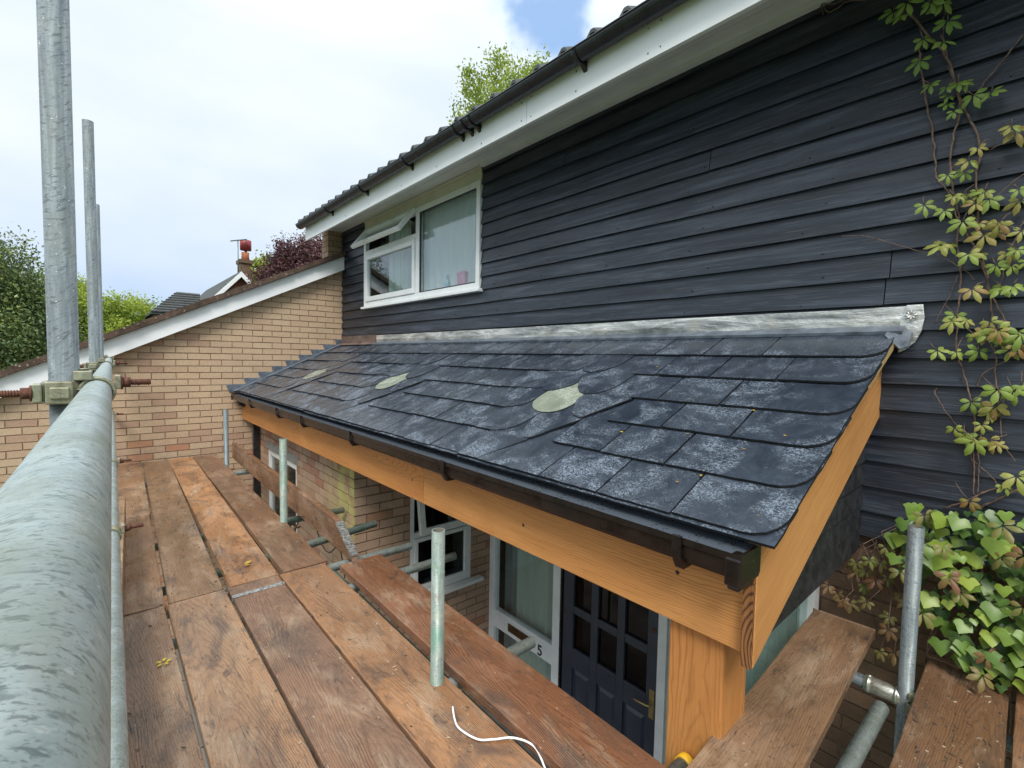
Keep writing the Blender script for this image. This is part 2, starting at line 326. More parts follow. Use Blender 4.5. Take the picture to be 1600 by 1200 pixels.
M['tile'] = tile_mat('weathered_tiles', (0.060, 0.042, 0.033), (0.15, 0.098, 0.075), 0.75)
M['tile_grey'] = tile_mat('grey_tiles', (0.055, 0.062, 0.065), (0.11, 0.118, 0.12), 0.15)
M['door'] = plain('navy_door_paint', (0.045, 0.054, 0.078), 0.35, 0, 0.12, 6)
M['brass'] = plain('brass', (0.55, 0.42, 0.20), 0.35, 0.9, 0.15, 30)
M['letter'] = plain('bronze_plate', (0.20, 0.12, 0.06), 0.4, 0.6, 0.25, 30)
M['ink'] = plain('black_number', (0.02, 0.02, 0.02), 0.4)
M['render_in'] = plain('interior_wall', (0.55, 0.54, 0.50), 0.9)
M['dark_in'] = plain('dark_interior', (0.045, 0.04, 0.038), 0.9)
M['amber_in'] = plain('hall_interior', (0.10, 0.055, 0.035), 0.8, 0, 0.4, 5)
def curtain(name, col):
    a = NT(name); d = a.n('ShaderNodeBsdfTranslucent', {'Color': (*col, 1)})
    mx = a.n('ShaderNodeMixShader', {0: 0.35}); a.p.inputs['Base Color'].default_value = (*col, 1); a.p.inputs['Roughness'].default_value = 0.9
    a.t.links.new(a.p.outputs[0], mx.inputs[1]); a.t.links.new(d.outputs[0], mx.inputs[2]); a.t.links.new(mx.outputs[0], a.out.inputs[0])
    return a.m
M['net'] = curtain('net_curtain', (0.82, 0.86, 0.88)); M['drape'] = curtain('pale_drape', (0.72, 0.80, 0.74)); M['drape_dark'] = curtain('grey_drape', (0.34, 0.38, 0.38))
def glass(name, tint=(0.92, 0.96, 0.95), refl=1.0, rough=0.0):
    a = NT(name); a.t.nodes.remove(a.p)
    tr = a.n('ShaderNodeBsdfTransparent', {'Color': (*tint, 1)}); gl = a.n('ShaderNodeBsdfGlossy', {'Color': (0.95, 0.97, 1, 1), 'Roughness': rough})
    lw = a.n('ShaderNodeLayerWeight', {'Blend': 0.5}).outputs['Facing']
    f = a.math('MULTIPLY_ADD', a.math('POWER', lw, 4.0), 0.85 * refl, 0.05 * refl, clamp=True)
    mx = a.n('ShaderNodeMixShader', {0: f}); a.t.links.new(tr.outputs[0], mx.inputs[1]); a.t.links.new(gl.outputs[0], mx.inputs[2]); a.t.links.new(mx.outputs[0], a.out.inputs[0])
    return a.m
M['glass'] = glass('window_glass'); M['glass_dark'] = glass('tinted_glass', (0.55, 0.58, 0.58)); M['glass_amber'] = glass('door_glass', (0.42, 0.32, 0.28), 0.6)
M['glass_green'] = glass('side_glass', (0.78, 0.88, 0.86), 0.9, 0.02)
M['cable'] = plain('white_cable', (0.85, 0.85, 0.84), 0.4, 0, 0.02)
M['yellow'] = plain('yellow_cap', (0.75, 0.42, 0.02), 0.45, 0, 0.15)
M['bark'] = plain('bark', (0.10, 0.075, 0.055), 0.95, 0, 0.3, 14, 0.5)
M['stem'] = plain('vine_stem', (0.19, 0.125, 0.095), 0.85, 0, 0.3, 60, 0.4)
M['gravel'] = plain('paving', (0.20, 0.185, 0.165), 0.95, 0, 0.25, 3, 0.4)
M['grass'] = plain('lawn', (0.05, 0.10, 0.022), 0.95, 0, 0.3, 2.5, 0.5)
def leafmat(name, ramp, tr=0.3, rough=0.45):
    a = NT(name); tn = a.n('ShaderNodeAttribute', attribute_name='tone').outputs['Fac']
    c = a.coord(); n = a.noise(c, 26, 3)
    col = a.ramp(tn, ramp)
    col = a.mix(a.rng(n, 0.35, 0.7, 0, 0.3), col, a.mix(1.0, col, (0.6, 0.62, 0.5), 'MULTIPLY'))
    d = a.n('ShaderNodeBsdfTranslucent'); a.set(d.inputs[0], col)
    a.done(col, rough, 0, None, 0.4)
    mx = a.n('ShaderNodeMixShader', {0: tr}); a.t.links.new(a.p.outputs[0], mx.inputs[1]); a.t.links.new(d.outputs[0], mx.inputs[2]); a.t.links.new(mx.outputs[0], a.out.inputs[0])
    return a.m
M['leaf_creeper'] = leafmat('creeper_leaf', [(0.0, (0.17, 0.28, 0.055)), (0.55, (0.28, 0.37, 0.07)), (0.8, (0.35, 0.32, 0.08)), (1.0, (0.29, 0.15, 0.06))])
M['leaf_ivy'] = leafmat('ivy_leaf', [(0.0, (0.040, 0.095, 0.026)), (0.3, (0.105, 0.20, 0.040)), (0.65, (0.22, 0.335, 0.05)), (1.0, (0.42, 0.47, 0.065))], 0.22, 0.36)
M['leaf_bronze'] = leafmat('bronze_leaf', [(0.0, (0.15, 0.21, 0.05)), (0.5, (0.25, 0.22, 0.07)), (1.0, (0.22, 0.10, 0.055))])
M['leaf_lime'] = leafmat('lime_leaf', [(0.0, (0.15, 0.24, 0.03)), (1.0, (0.46, 0.54, 0.08))], 0.4)
M['leaf_dark'] = leafmat('conifer_leaf', [(0.0, (0.05, 0.10, 0.035)), (0.7, (0.14, 0.205, 0.065)), (1.0, (0.34, 0.37, 0.10))], 0.2)
M['leaf_purple'] = leafmat('beech_leaf', [(0.0, (0.055, 0.022, 0.030)), (0.8, (0.14, 0.055, 0.06)), (1.0, (0.13, 0.17, 0.05))], 0.25)
M['leaf_yellow'] = leafmat('dead_leaf', [(0.0, (0.62, 0.50, 0.04)), (1.0, (0.45, 0.22, 0.05))], 0.2)

# ------------------------------------------------------------------ mesh helpers
class MB:
    def __init__(s): s.v = []; s.f = []; s.tone = []; s.sm = []; s.mi = []
    def face(s, idx, tone=0.5, smooth=False, mi=0): s.f.append(idx); s.tone.append(tone); s.sm.append(smooth); s.mi.append(mi)
    def poly(s, pts, tone=0.5, mi=0):
        i = len(s.v); s.v += [tuple(p) for p in pts]; s.face(list(range(i, i + len(pts))), tone, False, mi)
    def box(s, x0, x1, y0, y1, z0, z1, tone=0.5, mi=0):
        i = len(s.v)
        s.v += [(x0, y0, z0), (x1, y0, z0), (x1, y1, z0), (x0, y1, z0), (x0, y0, z1), (x1, y0, z1), (x1, y1, z1), (x0, y1, z1)]
        for q in ((0, 3, 2, 1), (4, 5, 6, 7), (0, 1, 5, 4), (1, 2, 6, 5), (2, 3, 7, 6), (3, 0, 4, 7)): s.face([i + k for k in q], tone, False, mi)
    def prism(s, top, bot, tone=0.5, mi=0):
        """two matching outlines; top counter-clockwise seen from outside"""
        n = len(top); i = len(s.v); s.v += [tuple(p) for p in top] + [tuple(p) for p in bot]
        s.face(list(range(i, i + n)), tone, False, mi); s.face(list(range(i + 2 * n - 1, i + n - 1, -1)), tone, False, mi)
        for k in range(n): s.face([i + k, i + n + k, i + n + (k + 1) % n, i + (k + 1) % n], tone, False, mi)
    def tube(s, pts, r, sides=16, caps=True, hollow=0.0, tone=0.5, mi=0, mi_in=None):
        pts = [Vector(p) for p in pts]; n = len(pts); rr = r if isinstance(r, (list, tuple)) else [r] * n
        rings = []; up = None
        for k in range(n):
            d = (pts[min(k + 1, n - 1)] - pts[max(k - 1, 0)]).normalized()
            if up is None: up = Vector((0, 0, 1)) if abs(d.z) < 0.9 else Vector((1, 0, 0))
            a = d.cross(up).normalized(); b = a.cross(d).normalized(); up = b
            i = len(s.v)
            for j in range(sides):
                t = 2 * math.pi * j / sides
                s.v.append(tuple(pts[k] + a * (rr[k] * math.cos(t)) + b * (rr[k] * math.sin(t))))
            rings.append((i, a, b, d))
        for k in range(n - 1):
            i, j = rings[k][0], rings[k + 1][0]
            for q in range(sides): s.face([i + q, i + (q + 1) % sides, j + (q + 1) % sides, j + q], tone, True, mi)
        if caps:
            for e in (0, n - 1):
                i, a, b, d = rings[e]
                if hollow:
                    o = len(s.v); ri = rr[e] - hollow; ins = d * (0.06 if e == 0 else -0.06)
                    for j in range(sides):
                        t = 2 * math.pi * j / sides; s.v.append(tuple(pts[e] + a * (ri * math.cos(t)) + b * (ri * math.sin(t))))
                    for j in range(sides):
                        t = 2 * math.pi * j / sides; s.v.append(tuple(pts[e] + ins + a * (ri * math.cos(t)) + b * (ri * math.sin(t))))
                    for q in range(sides):
                        q1 = (q + 1) % sides
                        s.face([i + q, i + q1, o + q1, o + q], tone, False, mi); s.face([o + q, o + q1, o + sides + q1, o + sides + q], tone, True, mi if mi_in is None else mi_in)
                    s.face([o + sides + q for q in range(sides)], tone, False, mi if mi_in is None else mi_in)
                else:
                    s.face([i + q for q in (range(sides) if e else range(sides - 1, -1, -1))], tone, False, mi)
    def band(s, c, axis, side, r0, r1, w, a0, a1, seg=14, tone=0.5):
        """part ring of rectangular section around axis"""
        c = Vector(c); ax = Vector(axis).normalized(); u = Vector(side).normalized(); v = ax.cross(u)
        i = len(s.v)
        for k in range(seg + 1):
            t = a0 + (a1 - a0) * k / seg; d = u * math.cos(t) + v * math.sin(t)
            for r, h in ((r0, -w / 2), (r1, -w / 2), (r1, w / 2), (r0, w / 2)): s.v.append(tuple(c + d * r + ax * h))
        for k in range(seg):
            for q in range(4): s.face([i + 4 * k + q, i + 4 * k + (q + 1) % 4, i + 4 * k + 4 + (q + 1) % 4, i + 4 * k + 4 + q], tone, q == 1)
        s.face([i, i + 1, i + 2, i + 3], tone); s.face([i + 4 * seg + 3 - q for q in range(4)], tone)
    def build(s, name, mat, parent=None, frame=None, bevel=0.0, flip=True):
        me = bpy.data.meshes.new(name); vs = s.v
        o = bpy.data.objects.new(name, me)
        if frame is not None:
            inv = frame.inverted(); vs = [tuple(inv @ Vector(p)) for p in s.v]
        me.from_pydata(vs, [], s.f); me.update()
        for m in (mat if isinstance(mat, (list, tuple)) else [mat]): me.materials.append(m)
        at = me.attributes.new('tone', 'FLOAT', 'FACE'); at.data.foreach_set('value', np.array(s.tone, dtype=np.float32))
        me.polygons.foreach_set('use_smooth', np.array(s.sm, dtype=bool)); me.polygons.foreach_set('material_index', np.array(s.mi, dtype=np.int32))
        COL.objects.link(o)
        if frame is not None: o.matrix_world = frame
        if parent is not None:
            o.parent = parent; o.matrix_parent_inverse = PM[parent.name].inverted()
        PM[o.name] = frame.copy() if frame is not None else Matrix.Identity(4)
        if bevel:
            b = o.modifiers.new('soft_edges', 'BEVEL'); b.width = bevel; b.segments = 2; b.limit_method = 'ANGLE'
        return o
PM = {}
def tag(o, label=None, cat=None, group=None, kind=None):
    for k, v in (('label', label), ('category', cat), ('group', group), ('kind', kind)):
        if v: o[k] = v
    return o
def thing(name, loc, label, cat, group=None):
    o = bpy.data.objects.new(name, None); o.location = loc; o.empty_display_size = 0.1; COL.objects.link(o)
    PM[o.name] = Matrix.Translation(loc)
    return tag(o, label, cat, group)
def copy_tree(o, M4, parent=None):
    c = o.copy(); COL.objects.link(c)
    if parent is None: c.matrix_world = M4
    else: c.parent = parent; c.matrix_parent_inverse = o.matrix_parent_inverse.copy()
    for ch in list(o.children): copy_tree(ch, None, c)
    return c
def frame_x(origin, xdir, up=(0, 0, 1)):
    x = Vector(xdir).normalized(); y = Vector(up).cross(x).normalized(); z = x.cross(y)
    m = Matrix((x, y, z)).transposed().to_4x4(); m.translation = origin; return m
rnd = random.Random(7)

def clip_poly(pts, clip):
    """Sutherland-Hodgman, clip convex ccw"""
    out = list(pts)
    for i in range(len(clip)):
        a, b = clip[i], clip[(i + 1) % len(clip)]; inp = out; out = []
        if not inp: return []
        def side(p): return (b[0] - a[0]) * (p[1] - a[1]) - (b[1] - a[1]) * (p[0] - a[0])
        for k in range(len(inp)):
            p, q = inp[k - 1], inp[k]; sp, sq = side(p), side(q)
            if sq >= 0:
                if sp < 0: t = sp / (sp - sq); out.append((p[0] + (q[0] - p[0]) * t, p[1] + (q[1] - p[1]) * t))
                out.append(q)
            elif sp >= 0:
                t = sp / (sp - sq); out.append((p[0] + (q[0] - p[0]) * t, p[1] + (q[1] - p[1]) * t))
    return out
BL, BH, MJ = 0.215, 0.065, 0.010
def bricks(mb, O, U, N, regions, tonefn=None, seed=1, zoff=0.0, uoff=0.0, deep=0.007):
    """stretcher-bond bricks standing proud of a mortar bed; regions are convex polygons in (u, z)"""
    O = Vector(O); U = Vector(U); N = Vector(N); Z = Vector((0, 0, 1))
    flip = U.cross(Z).dot(N) < 0
    P = lambda u, z, n: O + U * u + Z * z + N * n
    for reg in regions:
        us = [p[0] for p in reg]; zs = [p[1] for p in reg]
        q = [P(u, z, -deep) for u, z in reg]; mb.poly(q[::-1] if flip else q, 0.5, 1)
        for r in range(int((min(zs) - zoff) // (BH + MJ)) - 1, int((max(zs) - zoff) // (BH + MJ)) + 2):
            z0 = r * (BH + MJ) + zoff
            for c in range(int((min(us) - uoff) // (BL + MJ)) - 2, int((max(us) - uoff) // (BL + MJ)) + 2):
                u0 = c * (BL + MJ) + (0.1125 if r % 2 else 0) + uoff
                g = random.Random(seed * 7919 + r * 131 + c * 17)
                j = lambda: g.uniform(-0.0018, 0.0018)
                quad = [(u0 + j(), z0 + j()), (u0 + BL + j(), z0 + j()), (u0 + BL + j(), z0 + BH + j()), (u0 + j(), z0 + BH + j())]
                pl = clip_poly(quad, reg)
                if len(pl) < 3: continue
                d = g.uniform(-0.0015, 0.0015); t = g.random(); t = tonefn(u0, z0, t, g) if tonefn else t * 0.92
                top = [P(u, z, d) for u, z in pl]; bot = [P(u, z, -deep - 0.004) for u, z in pl]
                if flip: top.reverse(); bot.reverse()
                mb.prism(top, bot, t)

# ------------------------------------------------------------------ ground
GZ = -2.3
g = MB(); g.poly([(-1500, -1500, GZ), (1500, -1500, GZ), (1500, 1500, GZ), (-1500, 1500, GZ)])
tag(g.build('ground', M['grass']), kind='structure')
g = MB(); g.box(-1.5, 3.2, -4, 6.5, GZ - 0.1, GZ + 0.03)
tag(g.build('path', M['gravel']), kind='structure')

# ------------------------------------------------------------------ dark clad house
W, L = 2.6, 6.56
house = thing('clad_house', (3.0, 2.5, GZ), 'house with black horizontal weatherboards, white fascia and a creeper on its upper wall', 'house')
EXP = 0.1148
def clad_strip(mb, i, y0, y1, zb=None, x=W):
    z0 = 2.727 - EXP * i if zb is None else zb
    n = max(2, int(abs(y1 - y0) / 0.14)); tone = rnd.random(); ph = rnd.uniform(0, 50)
    rows = []
    for k in range(n + 1):
        y = y0 + (y1 - y0) * k / n
        w = mnoise.noise(Vector((y * 1.3, i * 3.7 + ph, 0))) * 0.0042 + mnoise.noise(Vector((y * 5, i * 1.7 + ph, 3))) * 0.0016
        xx = mnoise.noise(Vector((y * 0.9, i * 5.1, 9))) * 0.003
        mid = mnoise.noise(Vector((y * 1.7, i * 2.1, 5))) * 0.002
        w += mnoise.noise(Vector((y * 0.55, i * 9.1, 2))) * 0.004
        rows.append([(x - 0.022 + xx, y, z0 + w), (x - 0.012 + xx + mid, y, z0 + w + 0.06), (x - 0.001 + xx, y, z0 + EXP + 0.014), (x + 0.012, y, z0 + w + 0.002)])
    for k in range(n):
        a, b = rows[k], rows[k + 1]
        for p, q in ((0, 1), (1, 2), (3, 0)):
            i0 = len(mb.v); mb.v += [a[p], a[q], b[q], b[p]]; mb.face([i0, i0 + 1, i0 + 2, i0 + 3], tone, p != 3)
    for e in (rows[0], rows[-1]): mb.poly([e[0], e[1], e[2], e[3]], tone)
mb = MB()
WY0, WY1, WZ0, WZ1 = 3.385, 5.80, 1.80, 2.77
for i in range(-2, 21):
    z0 = 2.727 - EXP * i
    cuts = [-3.0, 6.56]
    js = {10: [0.47], 11: [0.485], 15: [0.12], 4: [1.3], 1: [2.4], 7: [-0.9], 13: [4.4], 17: [1.0], 18: [-0.3]}.get(i, [])
    spans = []
    if z0 + EXP > WZ0 + 0.03 and z0 < 3.0:
        if z0 > WZ0 - 0.05: spans = [(-3.0, WY0 - 0.004), (WY1 + 0.004, L)]
        else: spans = [(-3.0, L)]
    else: spans = [(-3.0, L)]
    if z0 < 1.27: spans = [(-3.0, 0.62 if z0 < 1.15 else L)]
    for a, b in spans:
        cs = [a] + [j for j in js if a < j < b] + [b]
        for p, q in zip(cs[:-1], cs[1:]): clad_strip(mb, i, p + (0.002 if p != a else 0), q - (0.002 if q != b else 0))
for i in range(-1, 20):
    for k in range(16):
        y = -2.9 + 0.6 * k + (i % 3) * 0.05 + rnd.uniform(-.03, .03); z = 2.727 - EXP * i + rnd.uniform(0.018, 0.035)
        if (WY0 - 0.02 < y < WY1 + 0.02 and z > WZ0 - 0.04) or (z < 1.32 and y > 0.55): continue
        mb.tube([(W - 0.012, y, z), (W - 0.0235, y, z)], 0.0035, 6, tone=0.02)
mb.build('weatherboarding', M['clad'], house)
mb = MB()   # wall core behind the boards, with the window opening
mb.box(W + 0.02, W + 0.2, -3.0, WY0 - 0.01, 0.45, 3.0); mb.box(W + 0.02, W + 0.2, WY1 + 0.01, L + 0.1, 0.45, 2.9)
mb.box(W + 0.02, W + 0.2, WY0 - 0.01, WY1 + 0.01, 0.45, WZ0 - 0.02); mb.box(W + 0.02, W + 0.2, WY0 - 0.01, WY1 + 0.01, WZ1 + 0.005, 3.0)
mb.build('wall_core', M['felt'], house)
mb = MB()   # brick footing below the boards, ground-floor walls, returns
bricks(mb, (W + 0.012, 0, 0), (0, 1, 0), (-1, 0, 0), [[(-3.0, GZ), (0.69, GZ), (0.69, 0.452), (-3.0, 0.452)]], None, 5)
mb.build('footing_wall', [M['brick_brown'], M['mortar_dark']], house)
mb = MB()
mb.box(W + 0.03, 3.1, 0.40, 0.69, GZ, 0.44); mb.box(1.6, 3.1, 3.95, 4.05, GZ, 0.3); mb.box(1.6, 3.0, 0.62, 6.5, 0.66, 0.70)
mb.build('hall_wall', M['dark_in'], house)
# brick return at the house corner and under the eaves
mb = MB()
bricks(mb, (0, L + 0.02, 0), (1, 0, 0), (0, -1, 0), [[(2.40, 2.50), (2.598, 2.50), (2.598, 2.90), (2.40, 2.90)]], lambda u, z, t, g: 0.2 + t * 0.5, 8)
bricks(mb, (2.40, 0, 0), (0, 1, 0), (-1, 0, 0), [[(L + 0.02, 2.4), (L + 0.24, 2.4), (L + 0.24, 2.9), (L + 0.02, 2.9)]], None, 8)
mb.box(2.41, 2.6, L + 0.04, L + 0.24, 2.4, 2.9, 0.5, 1)
mb.build('brick_return', [M['brick_pier'], M['mortar_dark']], house)
# eaves
def strip(name, prof, y0, y1, mat, parent, bev=0.0):
    m = MB(); m.prism([(x, y0, z) for x, z in prof], [(x, y1, z) for x, z in prof]); return m.build(name, mat, parent, bevel=bev)
strip('soffit', [(2.155, 2.90), (2.64, 2.90), (2.64, 2.915), (2.155, 2.915)], -3, 6.60, M['soffit'], house)
mb = MB(); mb.box(2.34, 2.346, -3, 6.6, 2.894, 2.899); mb.box(2.44, 2.446, -3, 6.6, 2.894, 2.899); mb.box(2.545, 2.60, -3, WY0 - 0.02, 2.872, 2.899)
mb.build('soffit_bead', M['soffit'], house)
mb = MB(); mb.box(2.13, 2.153, -3, 2.32, 2.725, 2.93); mb.box(2.13, 2.153, 2.324, 6.66, 2.725, 2.93)
for y in (0.9, 1.35, 1.42, 1.9, 2.28, 2.37, 2.8, 3.4, 4.0, 4.7, 5.3, 5.9):
    for z in (2.76, 2.88): mb.tube([(2.1305, y, z + rnd.uniform(-.01, .01)), (2.127, y, z)], 0.0035, 8, mi=1)
mb.build('fascia', [M['fascia'], M['lead_dark']], house)
def half_gutter(name, xc, zt, r, y0, y1, mat, parent, t=0.004, n=12):
    m = MB(); pr = []
    for k in range(n + 1):
        a = math.pi * k / n; pr.append((xc - r * math.cos(a), zt - r * 0.95 * math.sin(a)))
    inn = [(xc - (r - t) * math.cos(math.pi * k / n), zt - (r - t) * 0.95 * math.sin(math.pi * k / n)) for k in range(n, -1, -1)]
    i = 0
    for A, fl in ((pr, False), (inn, True)):
        for k in range(len(A) - 1):
            i = len(m.v); m.v += [(A[k][0], y0, A[k][1]), (A[k + 1][0], y0, A[k + 1][1]), (A[k + 1][0], y1, A[k + 1][1]), (A[k][0], y1, A[k][1])]
            m.face([i, i + 1, i + 2, i + 3], 0.5, True)
    m.tube([(xc - r, y0, zt), (xc - r, y1, zt)], 0.0055, 8)
    for y in (y0, y1): m.poly([(x, y, z) for x, z in pr] + [(x, y, z) for x, z in inn])
    m.poly([(x, y1, z) for x, z in pr])
    return m.build(name, mat, parent)
ug = half_gutter('gutter', 2.072, 2.925, 0.056, -3, 6.70, M['gutter_black'], house)
mb0 = MB()
for y in (1.83, 2.82, 2.905, 3.02, 3.79, 4.70, 5.66, 0.85, -0.2):
    m = MB()
    m.band((2.072, y, 2.925), (0, 1, 0), (-1, 0, 0), 0.0565, 0.062, 0.026, -0.1, -math.pi * 0.8 - 0.1, 12)
    m.prism([(2.129, y - .013, 2.91), (2.129, y - .013, 2.84), (2.095, y - .013, 2.872)], [(2.129, y + .013, 2.91), (2.129, y + .013, 2.84), (2.095, y + .013, 2.872)])
    m.build('gutter_bracket', M['gutter_black'], ug)
mb = MB()   # roof covering: rolled tiles
NP = 1.0
def rollz(y): return 0.05 * max(0.0, math.cos((y / 0.215) * 2 * math.pi)) ** 1.5
ys = np.arange(-3, 6.72, 0.0215)
for k in range(len(ys) - 1):
    a, b = ys[k], ys[k + 1]; za, zb = rollz(a), rollz(b)
    i = len(mb.v); mb.v += [(2.045, a, 2.942 + za), (2.045, b, 2.942 + zb), (6.5, b, 5.02 + zb), (6.5, a, 5.02 + za)]; mb.face([i, i + 1, i + 2, i + 3], 0.5, True)
    i = len(mb.v); mb.v += [(2.045, a, 2.930 + za * 0.8), (2.045, b, 2.930 + zb * 0.8), (2.045, b, 2.942 + zb), (2.045, a, 2.942 + za)]; mb.face([i, i + 1, i + 2, i + 3], 0.5, True)
mb.poly([(2.05, -3, 2.93), (6.5, -3, 5.0), (6.5, 6.7, 5.0), (2.05, 6.7, 2.93)])
mb.poly([(2.05, 6.70, 2.93), (6.5, 6.70, 5.0), (6.5, 6.70, 2.9), (2.62, 6.70, 2.9)])
mb.build('roof', M['tile_grey'], house)
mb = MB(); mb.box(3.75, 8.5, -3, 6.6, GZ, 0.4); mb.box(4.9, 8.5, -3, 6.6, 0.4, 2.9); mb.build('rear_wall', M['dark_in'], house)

# upper window
win = None
def rect_frame(m, plane, a0, a1, z0, z1, w, d0, d1, wb=None):
    """frame members in the x=const ('x') or y=const ('y') plane, a = horizontal extent"""
    wb = wb or w
    def bx(p, q, r, s):
        if plane == 'x': m.box(d0, d1, p, q, r, s)
        else: m.box(p, q, d0, d1, r, s)
    bx(a0, a0 + w, z0, z1); bx(a1 - w, a1, z0, z1); bx(a0 + w, a1 - w, z1 - w, z1); bx(a0 + w, a1 - w, z0, z0 + wb)
def pane(name, plane, a0, a1, z0, z1, d, mat, parent, frame=None):
    m = MB()
    if plane == 'x': m.box(d, d + 0.006, a0, a1, z0, z1)
    else: m.box(a0, a1, d, d + 0.006, z0, z1)
    return m.build(name, mat, parent, frame)
def curtain_mesh(name, plane, a0, a1, z0, z1, d, mat, parent, amp=0.02, per=0.11, seed=1):
    m = MB(); n = int((a1 - a0) / 0.012); g = random.Random(seed); ph = g.uniform(0, 9)
    f = lambda a: amp * (math.sin(a / per * 2 * math.pi + ph) + 0.5 * math.sin(a / per * 3.7 + 2 * ph) + 0.6 * mnoise.noise(Vector((a * 9, seed, 0))))
    for k in range(n):
        a, b = a0 + (a1 - a0) * k / n, a0 + (a1 - a0) * (k + 1) / n; i = len(m.v)
        for t, z in ((a, z0), (b, z0), (b, z1), (a, z1)): m.v.append((d + f(t), t, z) if plane == 'x' else (t, d + f(t), z))
        m.face([i, i + 1, i + 2, i + 3], 0.5, True)
    return m.build(name, mat, parent)
mb = MB()
rect_frame(mb, 'x', WY0, WY1, WZ0 + 0.02, WZ1, 0.055, 2.565, 2.615)
mb.box(2.565, 2.615, 4.43, 4.505, WZ0 + 0.075, WZ1 - 0.055)                # mullion
mb.box(2.566, 2.614, 4.505, WY1 - 0.055, 2.455, 2.51)                     # transom
win = mb.build('window', M['upvc'], house, bevel=0.004); win['label'] = 'wide white window with its small top light propped open'
mb = MB(); mb.box(2.535, 2.60, WY0 - 0.03, WY1 + 0.03, 1.79, 1.818); mb.build('sill', M['upvc'], win, bevel=0.004)
mb = MB(); mb.box(2.582, 2.6, WY0, WY1, WZ1 + 0.003, 2.895); mb.box(2.572, 2.6, WY0, WY1, 2.865, 2.8951); mb.build('head_board', M['cream'], win)
mb = MB(); rect_frame(mb, 'x', 4.51, 5.74, 1.878, 2.452, 0.058, 2.553, 2.60); mb.build('casement', M['upvc'], win, bevel=0.006)
pane('pane', 'x', 4.565, 5.685, 1.932, 2.398, 2.578, M['glass'], win)
pane('pane', 'x', 3.438, 4.432, 1.872, 2.717, 2.588, M['glass'], win)
mb = MB(); rect_frame(mb, 'x', 3.438, 4.432, 1.873, 2.716, 0.014, 2.572, 2.586); mb.build('bead', M['gutter_black'], win)
ang = math.atan2(0.19, 0.24)
fr = Matrix.Translation((2.572, 0, 2.757)) @ Matrix.Rotation(ang, 4, 'Y')
def to_world(m, F):
    m.v = [tuple(F @ Vector(p)) for p in m.v]; return m
mb = MB(); rect_frame(mb, 'x', 4.515, 5.735, -0.305, 0.0, 0.05, -0.03, 0.015); to_world(mb, fr); vs = mb.build('top_light', M['upvc'], win, fr, bevel=0.005)
mb = MB(); mb.box(-0.006, 0.0, 4.56, 5.69, -0.26, -0.045); to_world(mb, fr); mb.build('pane', M['glass'], win, fr)
mb = MB(); mb.tube([(2.585, 4.53, 2.60), (2.50, 4.53, 2.64), (2.43, 4.53, 2.56)], 0.006, 6)
mb.build('stay', M['hoop'], win)
mb = MB(); mb.tube([(2.585, 5.71, 2.60), (2.50, 5.71, 2.64), (2.43, 5.71, 2.56)], 0.006, 6); mb.build('stay', M['hoop'], win)
# room behind
mb = MB(); mb.box(4.6, 4.65, 2.6, 6.5, 1.0, 2.9); mb.box(2.8, 4.6, 2.6, 2.65, 1.0, 2.9); mb.box(2.8, 4.6, 6.45, 6.5, 1.0, 2.9); mb.box(2.8, 4.6, 2.6, 6.5, 1.0, 1.05); mb.box(2.8, 4.6, 2.6, 6.5, 2.86, 2.9)
mb.build('room_wall', M['render_in'], house)
curtain_mesh('net_curtain', 'x', 3.42, 4.46, 1.83, 2.76, 2.655, M['net'], house, 0.008, 0.13, 3)
curtain_mesh('net_curtain', 'x', 4.95, 5.45, 1.83, 2.76, 2.74, M['drape'], house, 0.02, 0.09, 4)
mb = MB(); mb.box(2.616, 2.80, WY0, WY1, 1.80, 1.845); mb.build('window_board', M['upvc'], house)
def ornament(name, label, cat, y, z, w, h, mat, kind):
    m = MB()
    if kind == 'box': m.box(2.612, 2.64, y - w / 2, y + w / 2, z, z + h); m.box(2.609, 2.642, y - w / 2 - .004, y + w / 2 + .004, z + h * 0.86, z + h * 1.0)
    else:
        pr = [(0.5, 0), (0.5, 0.5), (0.42, 0.62), (0.2, 0.7), (0.18, 0.9), (0.24, 0.92), (0.24, 1.0)] if kind == 'bottle' else [(0.42, 0), (0.5, 0.4), (0.5, 0.85), (0.46, 1.0)]
        m.tube([(2.625 if w < 0.06 else 2.72, y, z + h * b) for a, b in pr], [w * a for a, b in pr], 12)
    return tag(m.build(name, mat, bevel=0.002), label, cat)
ZB = 1.846
ornament('gift_box', 'pink box standing on the upstairs window board', 'box', 3.73, ZB, 0.13, 0.17, plain('pink_card', (0.55, 0.26, 0.36), 0.6), 'box')
ornament('bottle', 'slim pale blue bottle on the window board beside the pink box', 'bottle', 3.98, ZB, 0.055, 0.17, plain('blue_glass', (0.30, 0.42, 0.52), 0.2), 'bottle')
ornament('jar', 'yellow jar at the far end of the ornaments on the window board', 'jar', 4.12, ZB, 0.07, 0.10, plain('yellow_card', (0.60, 0.48, 0.20), 0.5), 'jar')
ornament('bottle', 'dark stoppered bottle nearest the right jamb of the upstairs window', 'bottle', 3.47, ZB, 0.05, 0.14, plain('grey_glass', (0.10, 0.14, 0.18), 0.2), 'bottle')
ornament('jar', 'white mug between the blue bottle and the pink box', 'jar', 3.87, ZB, 0.075, 0.085, plain('white_china', (0.7, 0.7, 0.66), 0.3), 'jar')
ornament('plant_pot', 'orange pot low behind the casement pane of the upstairs window', 'pot', 4.72, ZB, 0.09, 0.09, plain('orange_pot', (0.55, 0.30, 0.10), 0.6), 'jar')

